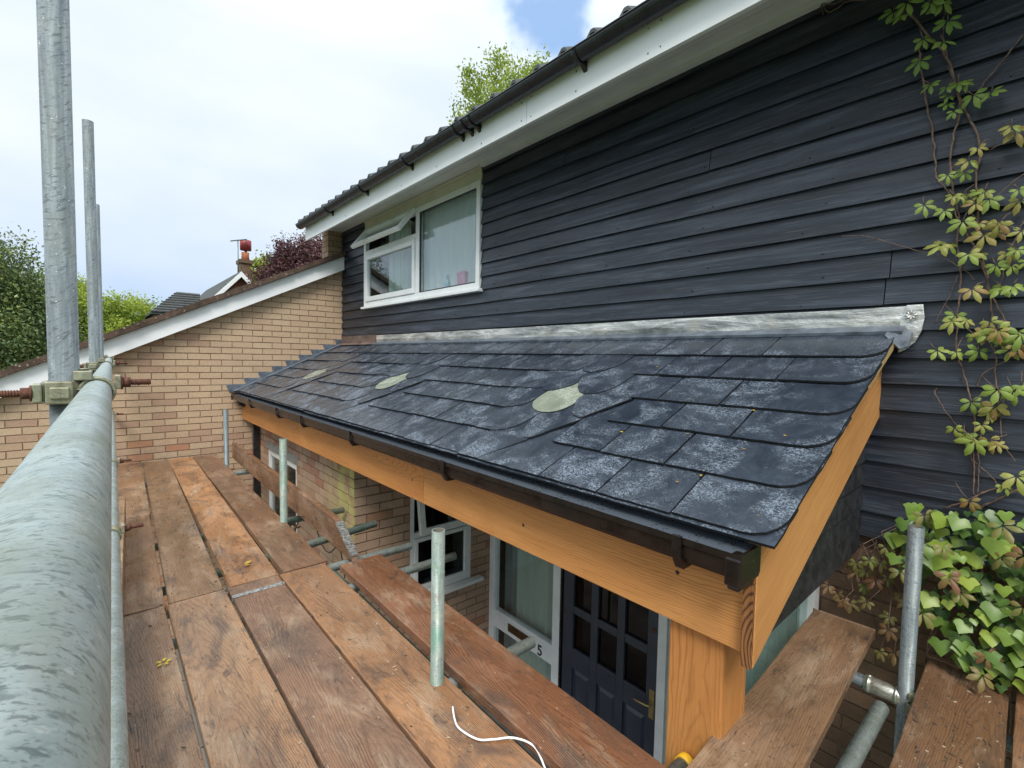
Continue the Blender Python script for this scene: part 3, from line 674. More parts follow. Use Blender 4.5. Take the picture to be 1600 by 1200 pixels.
# ------------------------------------------------------------------ ground floor: projecting brick room, porch recess, door
PX, PY, XD = 1.50, 3.57, 2.91
mb = MB()
fr_reg = [[(PY, GZ), (5.0, GZ), (5.0, 0.62), (PY, 0.62)], [(6.10, GZ), (L, GZ), (L, 0.62), (6.10, 0.62)], [(5.0, 0.17), (6.10, 0.17), (6.10, 0.62), (5.0, 0.62)], [(5.0, GZ), (6.1, GZ), (6.1, -0.95), (5.0, -0.95)]]
bricks(mb, (PX, 0, 0), (0, 1, 0), (-1, 0, 0), fr_reg, lambda u, z, t, g: t ** 1.1, 11, uoff=PY)
sd = [[(PX, GZ), (2.0, GZ), (2.0, 0.62), (PX, 0.62)], [(2.665, GZ), (XD + 0.08, GZ), (XD + 0.08, 0.62), (2.665, 0.62)], [(2.0, GZ), (2.665, GZ), (2.665, -0.94), (2.0, -0.94)], [(2.0, 0.2), (2.665, 0.2), (2.665, 0.62), (2.0, 0.62)]]
bricks(mb, (0, PY, 0), (1, 0, 0), (0, -1, 0), sd, lambda u, z, t, g: t ** 1.1, 12, uoff=PX + 0.1125)
mb.build('brick_bay', [M['brick_pier'], M['mortar_dark']], house)
mb = MB(); mb.box(PX - 0.004, PX + 0.05, 4.95, 6.15, 0.075, 0.17); mb.build('lintel', plain('concrete', (0.26, 0.26, 0.24), 0.9, 0, 0.2, 30, 0.4), house)
mb = MB(); rect_frame(mb, 'x', 5.005, 6.095, -0.94, 0.07, 0.06, PX + 0.01, PX + 0.06); mb.box(PX + 0.011, PX + 0.059, 5.52, 5.58, -0.88, 0.01); bw = mb.build('window', M['upvc'], house, bevel=0.004)
bw['label'] = 'small white window low in the stained brick bay'
pane('pane', 'x', 5.06, 5.525, -0.885, 0.015, PX + 0.035, M['glass_dark'], bw); pane('pane', 'x', 5.575, 6.04, -0.885, 0.015, PX + 0.035, M['glass_dark'], bw)
curtain_mesh('net_curtain', 'x', 5.3, 6.1, -0.95, 0.07, PX + 0.16, M['drape_dark'], house, 0.015, 0.08, 9)
# side window facing the porch
mb = MB(); rect_frame(mb, 'y', 2.003, 2.662, -0.92, 0.2, 0.042, PY + 0.005, PY + 0.06, 0.07); mb.box(2.045, 2.62, PY + 0.006, PY + 0.059, -0.395, -0.345); sw = mb.build('window', M['upvc'], house, bevel=0.004)
sw['label'] = 'white window in the porch side wall with a tilted top light'
mb = MB(); rect_frame(mb, 'y', 2.047, 2.618, -0.868, -0.398, 0.036, PY - 0.004, PY + 0.03); mb.build('casement', M['upvc'], sw, bevel=0.004)
pane('pane', 'y', 2.08, 2.585, -0.835, -0.43, PY + 0.015, M['glass_dark'], sw)
mb = MB(); mb.box(1.98, 2.77, PY - 0.07, PY + 0.01, -0.955, -0.922); mb.build('sill', M['upvc'], sw, bevel=0.005)
fr2 = Matrix.Translation((0, PY + 0.0, 0.17)) @ Matrix.Rotation(math.radians(-9), 4, 'X')
mb = MB(); rect_frame(mb, 'y', 2.05, 2.615, -0.515, 0.0, 0.055, -0.03, 0.012); to_world(mb, fr2); mb.build('top_light', M['upvc'], sw, fr2, bevel=0.005)
mb = MB(); mb.box(2.10, 2.565, -0.008, 0, -0.46, -0.05); to_world(mb, fr2); mb.build('pane', M['glass_dark'], sw, fr2)
for nm, lb, x, w, h, mt in (('bottle', 'blurred dark red bottle behind the porch side window glass', 2.42, 0.06, 0.2, plain('red_plastic', (0.35, 0.05, 0.05), 0.4)), ('bottle', 'blurred pale blue bottle behind the porch side window glass', 2.34, 0.08, 0.26, plain('blue_plastic', (0.35, 0.45, 0.6), 0.4))):
    m = MB(); m.tube([(x, PY + 0.14, -0.9 + h * b) for b in (0, 0.05, 0.6, 0.75, 0.82, 1.0)], [w * c for c in (0.45, 0.5, 0.5, 0.3, 0.18, 0.18)], 12); tag(m.build(nm, mt), lb, 'bottle')
m = MB(); m.box(2.0, 2.67, PY + 0.06, PY + 0.24, -0.93, -0.90); m.build('window_board', M['upvc'], house)
# sidelight
mb = MB()
mb.box(XD - 0.02, XD + 0.05, 3.49, 3.568, GZ + 0.05, -0.12); mb.box(XD - 0.02, XD + 0.05, 2.617, 2.70, GZ + 0.05, -0.12)
mb.box(XD - 0.012, XD + 0.045, 2.70, 3.49, -1.452, -1.275); mb.box(XD - 0.012, XD + 0.045, 2.70, 3.49, GZ + 0.05, GZ + 0.2); mb.box(XD - 0.012, XD + 0.045, 2.70, 3.49, -0.2, -0.12)
sl = mb.build('sidelight', M['white_paint'], house, bevel=0.004)
pane('pane', 'x', 2.70, 3.49, -1.275, -0.2, XD + 0.015, M['glass'], sl); pane('pane', 'x', 2.70, 3.49, GZ + 0.2, -1.452, XD + 0.015, M['glass'], sl)
mb = MB(); mb.box(XD - 0.022, XD - 0.012, 2.965, 3.275, -1.405, -1.328); mb.build('letter_plate', M['letter'], sl, bevel=0.003)
mb = MB(); mb.box(XD - 0.027, XD - 0.0221, 2.995, 3.245, -1.392, -1.342); mb.build('letter_flap', plain('bronze_dark', (0.12, 0.07, 0.035), 0.35, 0.6), sl, bevel=0.002)
fc = bpy.data.curves.new('house_number', 'FONT'); fc.body = '5'; fc.size = 0.135; fc.extrude = 0.003; fc.align_x = 'CENTER'
fo = bpy.data.objects.new('house_number', fc); COL.objects.link(fo); fo.data.materials.append(M['ink'])
fm = bpy.data.meshes.new_from_object(fo); bpy.data.objects.remove(fo); fo = bpy.data.objects.new('house_number', fm); COL.objects.link(fo)
fo.matrix_world = Matrix(((0, 0, -1, XD - 0.016), (-1, 0, 0, 2.845), (0, 1, 0, -1.433), (0, 0, 0, 1)))
fo.parent = sl
curtain_mesh('curtain', 'x', 2.72, 3.30, GZ + 0.1, -0.15, XD + 0.13, M['drape'], house, 0.022, 0.105, 21)
curtain_mesh('curtain', 'x', 3.26, 3.52, GZ + 0.1, -0.15, XD + 0.16, M['drape_dark'], house, 0.015, 0.12, 22)
# door
DY0, DY1 = 1.697, 2.595
mb = MB()
stiles = [(2.482, DY1), (2.228, 2.298), (1.978, 2.045), (DY0, 1.785)]
for a, b in stiles: mb.box(XD + 0.0, XD + 0.045, a, b, GZ + 0.06, -0.15)
for (a, b) in ((2.298, 2.482), (2.045, 2.228), (1.785, 1.978)):
    for z0, z1 in ((-0.90, -0.835), (-1.365, -1.195), (-0.52, -0.455), (-0.2, -0.15), (GZ + 0.06, GZ + 0.25)): mb.box(XD + 0.001, XD + 0.044, a, b, z0, z1)
door = mb.build('front_door', M['door'], house, bevel=0.005); door['label'] = 'dark navy panelled door with six small panes'
for (a, b) in ((2.298, 2.482), (2.045, 2.228), (1.785, 1.978)):
    for z0, z1 in ((-0.835, -0.52), (-1.195, -0.90), (-0.455, -0.2)): pane('pane', 'x', a, b, z0, z1, XD + 0.025, M['glass_amber'], door)
    m = MB(); m.box(XD + 0.022, XD + 0.04, a, b, GZ + 0.25, -1.365)
    q = 0.035; m.prism([(XD + 0.008, a + q, GZ + 0.29), (XD + 0.008, a + q, -1.405), (XD + 0.008, b - q, -1.405), (XD + 0.008, b - q, GZ + 0.29)][::-1], [(XD + 0.0225, a + .012, GZ + 0.262), (XD + 0.0225, a + .012, -1.377), (XD + 0.0225, b - .012, -1.377), (XD + 0.0225, b - .012, GZ + 0.262)][::-1])
    m.build('panel', M['door'], door)
mb = MB(); mb.box(XD - 0.007, XD - 0.0005, 1.712, 1.752, -1.345, -1.135); mb.tube([(XD - 0.005, 1.732, -1.235), (XD - 0.045, 1.732, -1.235), (XD - 0.05, 1.76, -1.235), (XD - 0.05, 1.85, -1.243)], [0.009, 0.009, 0.010, 0.007], 10); mb.build('handle', M['brass'], door, bevel=0.001)
mb = MB(); mb.tube([(XD + 0.0, 1.735, -0.70), (XD - 0.008, 1.735, -0.70)], 0.018, 14); mb.build('lock', M['rust'], door)
mb = MB(); mb.box(XD - 0.02, XD + 0.05, 1.625, 1.692, GZ, -0.12); mb.build('door_frame', M['white_paint'], house, bevel=0.003)
mb = MB(); mb.box(XD - 0.015, XD + 0.05, 2.598, 2.6155, GZ, -0.12); mb.build('weather_strip', M['gutter_brown'], house)
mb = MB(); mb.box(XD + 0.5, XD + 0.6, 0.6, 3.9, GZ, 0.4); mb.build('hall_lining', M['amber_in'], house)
mb = MB(); mb.box(XD - 0.005, XD + 0.06, 0.5, 3.9, -0.12, 0.62); mb.box(XD - 0.002, XD + 0.06, 0.5, 1.625, GZ, -0.12); mb.build('porch_lining', M['render_in'], house)

# ------------------------------------------------------------------ porch
S = 0.95
def rp(Y, v, w=0.0):
    p = Vector((2.58 - v * 0.9068 - w * 0.4215, Y, 1.295 - v * 0.4215 + w * 0.9068)); c = Vector(CAM)
    return c + S * (p - c)
porch = thing('porch', (2.0, 3.0, GZ), 'oak framed lean-to porch with wavy patterned slate roof along the house', 'porch')
LY = L / S
mb = MB()
cs = [(0.475, -0.17), (LY, -0.17), (LY, 1.345), (0.475, 1.345)]
mb.prism([rp(y, v, -0.020) for y, v in cs], [rp(y, v, -0.036) for y, v in cs]); mb.build('roof_deck', M['felt'], porch)
TS = 0.0095
def slate(poly, mat='slate', name='slate', seed=0, rag=True, rise=0.052, sink=0.0):
    """poly: outline in (along, down-slope); tail end raised over the course below"""
    g = random.Random(int(poly[0][0] * 1000) * 31 + int(poly[0][1] * 997) + seed)
    vt = max(p[1] for p in poly); pts = []
    n = len(poly)
    for k in range(n):
        a, b = poly[k], poly[(k + 1) % n]; d = math.hypot(b[0] - a[0], b[1] - a[1]); m = max(1, int(d / 0.035)) if rag else 1
        for q in range(m):
            t = q / m; j = 0.0 if q == 0 else 0.0016
            pts.append((a[0] + (b[0] - a[0]) * t + g.uniform(-j, j), a[1] + (b[1] - a[1]) * t + g.uniform(-j, j)))
    area = sum(pts[i - 1][0] * pts[i][1] - pts[i][0] * pts[i - 1][1] for i in range(len(pts)))
    cy = sum(p[0] for p in pts) / len(pts); tw = g.uniform(-0.006, 0.006); up = g.uniform(-0.0006, 0.0012)
    wf = lambda p: 0.0185 - sink + up + rise * (p[1] - vt) + tw * (p[0] - cy) * max(0, 1 + (p[1] - vt) / 0.3)
    top = [rp(p[0], p[1], wf(p)) for p in pts]; bot = [rp(p[0], p[1], wf(p) - TS) for p in pts]
    nrm = (top[len(top) // 3] - top[0]).cross(top[2 * len(top) // 3] - top[0])
    if nrm.z < 0: top.reverse(); bot.reverse()
    m = MB(); m.prism(top, bot); m.mi = [0, 0] + [1] * (len(m.f) - 2)
    # own local frame lying in the roof
    o = rp(cy, vt - 0.15, 0.01); sx = Vector((0, 1, 0)); nz = Vector((-0.4215, 0, 0.9068)); sy = nz.cross(sx)
    F = Matrix((sx, sy, nz)).transposed().to_4x4(); F.translation = o
    return m.build(name, [M[mat], M['slate_edge']], porch, F)
CV = {1: 0.172, 2: 0.427, 3: 0.683, 4: 0.910, 5: 1.143, 6: 1.375}
HEAD = 0.50
def row(course, y_near, y_far, near_diag=None, far_diag=None, joints=None, width=0.292, phase=0.0, jr=None):
    """ordinary slates of one course from y_near to y_far"""
    v = CV[course]; g = random.Random(course * 100 + int(y_near * 10))
    if joints is None:
        joints = []; y = y_near + phase
        while y < y_far - 0.1:
            if y > y_near + 0.07: joints.append(y)
            y += width * g.uniform(0.94, 1.05)
    e = [y_near] + [j for j in joints if y_near + 0.05 < j < y_far - 0.05] + [y_far]
    for k in range(len(e) - 1):
        a = e[k] + (0.0036 if k else 0); b = e[k + 1] - (0.0036 if k < len(e) - 2 else 0)
        v1 = v + g.uniform(-0.003, 0.003)
        h = -0.12 if course == 1 else v - HEAD
        P = [(a, v1), (b, v1 + g.uniform(-0.002, 0.002)), (b, h), (a, h)]
        if k == len(e) - 2 and far_diag: P = [(a, v1), (b, v1), far_diag, (far_diag[0], min(h, far_diag[1] - 0.02)), (a, min(h, far_diag[1] - 0.02))]
        if k == 0 and near_diag: P = [(b, v1), (a, v1)][::-1] + [(b, h), (near_diag[0], h), near_diag]
        if k == 0 and y_near < 0.6:      # verge slate with rounded corner
            r = 0.085; P = [(b, v1), (b, h), (a, h), (a, v1 - r * 1.05), (a + 0.012, v1 - r * 0.62), (a + 0.032, v1 - r * 0.28), (a + 0.062, v1 - r * 0.06), (a + 0.095, v1)]
        slate(P)
VG = 0.447
OFF = [0.0, 1.93, 3.79]
# starter strip at the eaves (the under-course showing in the rounded corners)
def riv(o):
    sl_ = lambda *q: slate(*q, rise=0.024)
    s = lambda *p: [(a + o, b) for a, b in p]
    sl_(s((1.897, 1.378), (1.735, 1.376), (1.733, 1.350), (1.611, 1.165), (1.60, 0.95), (1.90, 0.95)))
    sl_(s((2.037, 1.143), (1.887, 1.146), (1.85, 1.136), (1.814, 1.114), (1.785, 1.085), (1.763, 1.048), (1.75, 0.99), (1.745, 0.927), (1.745, 0.75), (2.04, 0.75)))
    sl_(s((1.745, 0.95), (1.715, 1.06), (1.684, 1.118), (1.655, 1.146), (1.628, 1.153), (1.60, 1.143), (1.575, 1.105), (1.553, 1.059), (1.46, 0.924), (1.44, 0.55), (1.73, 0.55)))
    sl_(s((2.184, 0.912), (2.04, 0.918), (1.99, 0.902), (1.94, 0.871), (1.918, 0.84), (1.908, 0.804), (1.904, 0.699), (1.90, 0.52), (2.18, 0.52)))
    sl_(s((1.895, 0.697), (1.897, 0.786), (1.886, 0.826), (1.861, 0.860), (1.832, 0.886), (1.797, 0.906), (1.765, 0.916), (1.734, 0.919), (1.690, 0.912), (1.652, 0.892), (1.625, 0.855), (1.610, 0.808), (1.612, 0.707), (1.63, 0.50), (1.87, 0.50)), 'slate_green', 'pale_slate')
    sl_(s((1.625, 0.76), (1.59, 0.815), (1.562, 0.868), (1.545, 0.892), (1.515, 0.910), (1.480, 0.921), (1.462, 0.920), (1.447, 0.889), (1.388, 0.79), (1.329, 0.688), (1.325, 0.30), (1.62, 0.30)))
    sl_(s((2.02, 0.50), (1.985, 0.63), (1.965, 0.665), (1.935, 0.685), (1.900, 0.691), (1.858, 0.675), (1.819, 0.645), (1.785, 0.603), (1.766, 0.556), (1.775, 0.455), (1.78, 0.28), (2.02, 0.28)))
    sl_(s((1.79, 0.50), (1.757, 0.571), (1.738, 0.605), (1.712, 0.634), (1.672, 0.672), (1.622, 0.693), (1.578, 0.687), (1.54, 0.666), (1.512, 0.63), (1.490, 0.584), (1.475, 0.45), (1.478, -0.05), (1.78, -0.05)))
    sl_(s((1.91, 0.19), (1.868, 0.39), (1.848, 0.412), (1.815, 0.428), (1.765, 0.433), (1.72, 0.414), (1.687, 0.386), (1.66, 0.35), (1.643, 0.303), (1.638, 0.193), (1.64, 0.0), (1.85, 0.0)))
    # filler under the sweep between the curved slates and the straight ones
    sl_(s((2.20, 0.675), (2.00, 0.675), (1.93, 0.60), (1.95, 0.40), (2.10, 0.40)))
    sl_(s((2.06, 0.42), (1.90, 0.42), (1.86, 0.30), (1.86, 0.10), (2.0, 0.10)))
for o in OFF: riv(o)
# right-hand field
row(1, VG, 1.922, far_diag=(1.811, 0.0), joints=[0.915, 1.213, 1.50])
row(2, VG, 1.494, joints=[0.767, 1.060, 1.350])
row(3, VG, 1.345, joints=[0.901, 1.192])
row(4, VG, 1.318, joints=[0.760, 1.047])
row(5, VG, 1.461, joints=[0.899, 1.191])
row(6, VG, 1.735, joints=[0.749, 1.038, 1.332])
def field(o0, o1, far=False):
    """straight slates between two wavy bands"""
    E = LY - 0.10
    f = lambda y: min(y + o1, E) if far else y + o1
    d = (lambda y, v: None) if far else (lambda y, v: (y + o1, v))
    row(1, 1.93 + o0, f(1.922) if not far else E, far_diag=d(1.811, 0.0), phase=0.2)
    row(2, 2.045 + o0, f(2.058), far_diag=d(1.946, 0.21), phase=0.0) if False else None
for k in range(3):
    o = OFF[k]; far = k == 2; nx = OFF[k + 1] if not far else 0; E = LY - 0.085
    ends = {1: (1.922, (1.811, 0.0)), 2: (2.058, (1.946, 0.21)), 3: (2.201, (2.055, 0.45)), 4: (2.184, None), 5: (2.037, None), 6: (1.897, None)}
    starts = {1: 1.64, 2: 1.494, 3: 1.345, 4: 1.318, 5: 1.461, 6: 1.735}
    # far side of band k up to near side of band k+1 (rows run through under the band's straight side)
    for c in range(1, 7):
        y0, _ = ends[c]
        y0 += o
        if c == 1: y0 = 1.926 + o
        if far: y1 = E; dg = None
        else: y1 = (ends[1][0] if c == 1 else starts[c]) + nx; dg = (ends[1][1][0] + nx, 0.0) if c == 1 else None
        # the sweeping straight edge at the near end of this field
        nd = None
        if ends[c][1]: nd = (ends[c][1][0] + o, ends[c][1][1])
        row(c, y0, y1, near_diag=nd, far_diag=dg, phase=0.12 if c % 2 else 0.265, width=0.285)
# verge batten and starter
mb = MB(); ed = [(VG - 0.004, -0.1), (VG + 0.05, -0.1), (VG + 0.05, 1.30), (VG + 0.028, 1.30)]
ct = [rp(y, v, -0.006) for y, v in ed]; cb = [rp(y, v, -0.034) for y, v in ed]; mb.prism(ct, cb)
FB = frame_x(rp(VG + 0.02, 0.6, -0.02), rp(0, 1, 0) - rp(0, 0, 0)); mb.build('verge_batten', M['batten'], porch, FB)
slate([(VG + 0.0, 1.385), (1.9, 1.388), (1.9, 1.2), (VG, 1.2)], name='under_slate', sink=0.011)
slate([(1.903, 1.386), (4.2, 1.389), (4.2, 1.2), (1.903, 1.2)], name='under_slate', sink=0.011)
slate([(4.203, 1.387), (LY - 0.06, 1.386), (LY - 0.06, 1.2), (4.203, 1.2)], name='under_slate', sink=0.011)
for k in range(1, 6):   # under-slates seen below each rounded verge corner
    slate([(VG, CV[k] + 0.02), (VG + 0.16, CV[k] + 0.02), (VG + 0.16, CV[k] - 0.2), (VG, CV[k] - 0.2)], name='under_slate', seed=5) if False else None
# lead
mb = MB()
n = 120; fy0, fy1 = 0.405, 5.45; AP = []
for k in range(n):
    a, b = fy0 + (fy1 - fy0) * k / n, fy0 + (fy1 - fy0) * (k + 1) / n - 0.0001
    rows_ = []
    for y in (a, b):
        t = mnoise.noise(Vector((y * 2.2, 0, 0))); zt = 1.452 + 0.004 * t
        lp = 0.0025 * (int((y + 0.35) / 1.5) % 2); t += 0.8 * mnoise.noise(Vector((y * 9, 4, 0)))
        rows_.append([(W - 0.021 - lp, y, zt), (W - 0.025 - lp - 0.004 * t, y, 1.40), (W - 0.022 + 0.003 * t, y, 1.372), tuple(rp(y / S, -0.155, 0.022)), tuple(rp(y / S, -0.085 + 0.004 * t, 0.0235 + 0.002 * t)), tuple(rp(y / S, -0.083 + 0.004 * t, 0.008))])
    for q in range(2):
        i = len(mb.v); mb.v += [rows_[0][q], rows_[0][q + 1], rows_[1][q + 1], rows_[1][q]]; mb.face([i, i + 1, i + 2, i + 3], 0.5, q not in (0, 4))
    AP.append(rows_)
mb.build('lead_flashing', M['lead'], porch)
mb = MB()
for rows_ in AP:
    for q in (2, 3, 4):
        i = len(mb.v); mb.v += [rows_[0][q], rows_[0][q + 1], rows_[1][q + 1], rows_[1][q]]; mb.face([i, i + 1, i + 2, i + 3], 0.5, False)
mb.build('lead_apron', M['lead_dark'], porch)
mb = MB()
for k in range(8):
    a, b = fy1 + 0.002 + (L - fy1) * k / 8, fy1 + (L - fy1) * (k + 1) / 8
    for (p, q) in (((W - 0.024, 1.462), (W - 0.026, 1.36)),):
        i = len(mb.v); mb.v += [(p[0], a, p[1]), (q[0], a, q[1]), (q[0], b, q[1]), (p[0], b, p[1])]; mb.face([i, i + 1, i + 2, i + 3])
    r0, r1 = rp(a / S, -0.15, 0.02), rp(a / S, -0.08, 0.02); s0, s1 = rp(b / S, -0.15, 0.02), rp(b / S, -0.08, 0.02)
    i = len(mb.v); mb.v += [(W - 0.026, a, 1.36), tuple(r0), tuple(s0), (W - 0.026, b, 1.36)]; mb.face([i, i + 1, i + 2, i + 3]); mb.poly([r0, r1, s1, s0])
mb.build('stained_flashing', M['lead_brown'], porch)
# rounded end of the flashing with its rosette, and the dressed corner
mb = MB(); out = [(0.406, 1.456), (0.352, 1.456), (0.345, 1.40), (0.352, 1.345), (0.37, 1.30), (0.40, 1.268), (0.425, 1.255), (0.43, 1.30), (0.425, 1.38)]
mb.prism([(W - 0.028, y, z) for y, z in out], [(W - 0.018, y, z) for y, z in out]); mb.build('flashing_end', M['lead'], porch, bevel=0.003)
mb = MB(); q = [rp(VG + 0.03, -0.14, 0.024), rp(VG - 0.045, -0.14, 0.004), rp(VG - 0.05, -0.04, -0.03), rp(VG - 0.025, 0.005, -0.02), rp(VG + 0.035, -0.05, 0.022)]
mb.prism(q, [p - Vector((-0.004, 0, 0.010)) for p in q]); mb.build('lead_corner', M['lead_dark'], porch, bevel=0.003)
mb = MB(); cR = Vector((W - 0.030, 0.388, 1.412))
mb.tube([cR + Vector((0.002, 0, 0)), cR - Vector((0.004, 0, 0))], 0.024, 20)
for k in range(8):
    t = k * math.pi / 4; d = Vector((0, math.cos(t), math.sin(t))); mb.tube([cR + Vector((-0.004, 0, 0)) + d * 0.004, cR + Vector((-0.007, 0, 0)) + d * 0.013, cR + Vector((-0.004, 0, 0)) + d * 0.022], [0.002, 0.0052, 0.003], 7)
mb.build('lead_rosette', M['lead'], porch)
# stepped flashing on the brick wall
mb = MB(); pts = []
x = 2.575; zroof = lambda x: 1.2 + S * ((1.295 - (2.58 - ((x / S))) / 0.9068 * 0.4215) - 1.2) + 0.015
step = 0.161
z = math.floor((zroof(x) + 0.10) / 0.075) * 0.075 - 0.003
up = [(2.59, z + 0.0)]
while x > 1.32:
    up.append((x - step * 0.62, z)); up.append((x - step * 0.46, z - 0.075)); x -= step; z -= 0.075
up = [(a, max(b, zroof(a) + 0.012)) for a, b in up]; up.append((1.16, up[-1][1])); up.append((1.19, zroof(1.24) - 0.01))
lo = [(2.59, zroof(2.59) - 0.02)]
outl = up + [(1.25, zroof(1.25) - 0.03), lo[0]]
mb.prism([(a, L - 0.012, b) for a, b in outl][::-1], [(a, L - 0.002, b) for a, b in outl][::-1]); mb.build('step_flashing', M['lead_dark'], porch)
mb = MB(); q = [(LY - 0.105, -0.1), (LY - 0.003, -0.1), (LY - 0.003, 1.40), (LY - 0.105, 1.40)]; mb.prism([rp(y, v, 0.022) for y, v in q][::-1], [rp(y, v, 0.012) for y, v in q][::-1])
mb.build('side_flashing', M['lead_dark'], porch, bevel=0.003)
# oak beam in three lengths, bargeboard, post
BX = 1.33
for a, b in ((0.515, 2.226), (2.229, 4.376), (4.379, 6.55)):
    m = MB(); m.box(BX, BX + 0.05, a, b, 0.392, 0.70)
    F = frame_x((BX + 0.025, (a + b) / 2, 0.546), (0, 1, 0), (1, 0, 0)); m.build('beam', M['oak'], porch, F, bevel=0.003).color = {0.515: (1, 0.97, 0.94, 1), 2.229: (1.0, 0.90, 0.80, 1), 4.379: (0.90, 0.80, 0.70, 1)}[a]
m = MB(); m.box(BX + 0.052, BX + 0.17, 0.55, 6.5, 0.42, 0.68); m.build('beam_core', M['oak'], porch, frame_x((1.4, 3, 0.55), (0, 1, 0), (1, 0, 0)))
m = MB(); yb = lambda x: 0.482 - 0.004 * (x - 2.6) / (-1.27)
bg = [(1.312, 0.372), (2.598, 0.972), (2.598, 1.30), (1.312, 0.716)]
bk = [(x, 0.478 if x > 2 else 0.482, z) for x, z in bg]; m.prism(bk, [(x, y + 0.032, z) for x, y, z in bk])
FG = frame_x((1.95, 0.5, 0.85), (2.598 - 1.312, 0, 0.6), (0, -1, 0)); m.build('bargeboard', M['oak'], porch, FG, bevel=0.003)
m = MB(); m.box(1.300, 1.311, 0.484, 0.512, 0.374, 0.70); m.build('end_grain', M['oak_end'], porch, frame_x((1.306, 0.5, 0.55), (0, 0, 1), (1, 0, 0)))
m = MB(); m.box(1.362, 1.535, 0.582, 0.757, GZ, 0.391); m.build('post', M['oak_post'], porch, frame_x((1.45, 0.67, -0.8), (0, 0, 1), (-1, 0, 0)), bevel=0.006)
mb = MB()
for y, z in ((1.42, 0.50), (0.72, 0.55), (2.35, 0.5)): mb.tube([(BX - 0.0006, y, z), (BX + 0.004, y, z)], 0.007, 10)
mb.build('peg_hole', M['ink'], porch)
# black cheek under the bargeboard
mb = MB(); k = 0
for z0 in np.arange(0.375, 1.0, 0.098):
    z1 = min(z0 + 0.106, 1.02); xl = 1.38 + max(0, (z0 - 0.39)) / 0.467; xl1 = xl
    if xl > 2.55: break
    mb.prism([(xl, 0.516, z0), (2.59, 0.516, z0), (2.59, 0.526, z1), (xl, 0.526, z1)], [(xl, 0.55, z0), (2.59, 0.55, z0), (2.59, 0.55, z1), (xl, 0.55, z1)], rnd.random())
mb.build('cheek_boarding', M['cheek'], porch)
# glazed side below the cheek
mb = MB(); mb.box(2.535, 2.60, 0.67, 0.74, GZ, 0.374); mb.box(1.536, 2.535, 0.67, 0.74, 0.345, 0.374); mb.build('side_frame', M['white_paint'], porch)
mb = MB(); mb.box(1.50, 2.535, 0.700, 0.706, GZ + 0.5, 0.345); mb.build('side_glass', M['glass_green'], porch)
curtain_mesh('side_curtain', 'y', 1.55, 2.52, GZ + 0.4, 0.34, 0.76, M['net'], porch, 0.022, 0.075, 31)
mb = MB(); mb.box(1.536, 2.6, 0.68, 0.73, GZ, GZ + 0.5); mb.build('side_plinth', M['white_paint'], porch)
# porch gutter: square front, open top with wet tray behind
mb = MB()
def sect(mbx, prof, y0, y1):
    n = len(prof)
    for k in range(n - 1):
        i = len(mbx.v); mbx.v += [(prof[k][0], y0, prof[k][1]), (prof[k + 1][0], y0, prof[k + 1][1]), (prof[k + 1][0], y1, prof[k + 1][1]), (prof[k][0], y1, prof[k][1])]; mbx.face([i, i + 1, i + 2, i + 3])
GY0, GY1 = 0.485, 6.5
outp = [(1.205, 0.712), (1.205, 0.694), (1.211, 0.690), (1.213, 0.655), (1.222, 0.640), (1.30, 0.640), (1.326, 0.655), (1.326, 0.70)]
inp = [(x + (0.004 if x < 1.25 else -0.003), z + (0.004 if z < 0.66 else 0)) for x, z in outp]
sect(mb, outp, GY0, GY1); sect(mb, inp[::-1], GY0, GY1); sect(mb, [(1.209, 0.712), (1.205, 0.712)], GY0, GY1)
for y in (GY0, GY1): mb.box(1.204, 1.327, y - 0.004, y + 0.004, 0.638, 0.713)
gut = mb.build('gutter', M['gutter_brown'], porch)
for y in (0.655, 1.844, 2.933, 3.903, 4.59, 5.6):
    m = MB(); m.box(1.196, 1.2045, y - 0.014, y + 0.014, 0.655, 0.718); m.prism([(1.1975, y - .014, 0.656), (1.326, y - .014, 0.634), (1.326, y - .014, 0.62), (1.22, y - .014, 0.618)], [(1.1975, y + .014, 0.656), (1.326, y + .014, 0.634), (1.326, y + .014, 0.62), (1.22, y + .014, 0.618)])
    m.build('gutter_bracket', M['gutter_brown'], gut, bevel=0.002)
m = MB(); m.box(1.199, 1.322, 0.480, 0.522, 0.628, 0.702); m.box(1.207, 1.314, 0.485, 0.517, 0.616, 0.6279); m.build('stop_end', M['gutter_brown'], gut, bevel=0.005)
mb = MB(); mb.prism([tuple(p) for p in ((1.318, GY0, 0.716), (1.214, GY0, 0.690), (1.214, GY1, 0.690), (1.318, GY1, 0.716))], [(1.318, GY0, 0.714), (1.214, GY0, 0.688), (1.214, GY1, 0.688), (1.318, GY1, 0.714)]); mb.build('eaves_tray', M['tray'], porch)
# downpipe at the far end
mb = MB(); mb.box(1.42, 1.485, 6.40, 6.465, GZ, 0.58); mb.tube([(1.27, 6.40, 0.65), (1.285, 6.41, 0.60), (1.43, 6.43, 0.54), (1.452, 6.432, 0.47)], 0.036, 12); mb.build('downpipe', M['gutter_black'], porch, bevel=0.004)

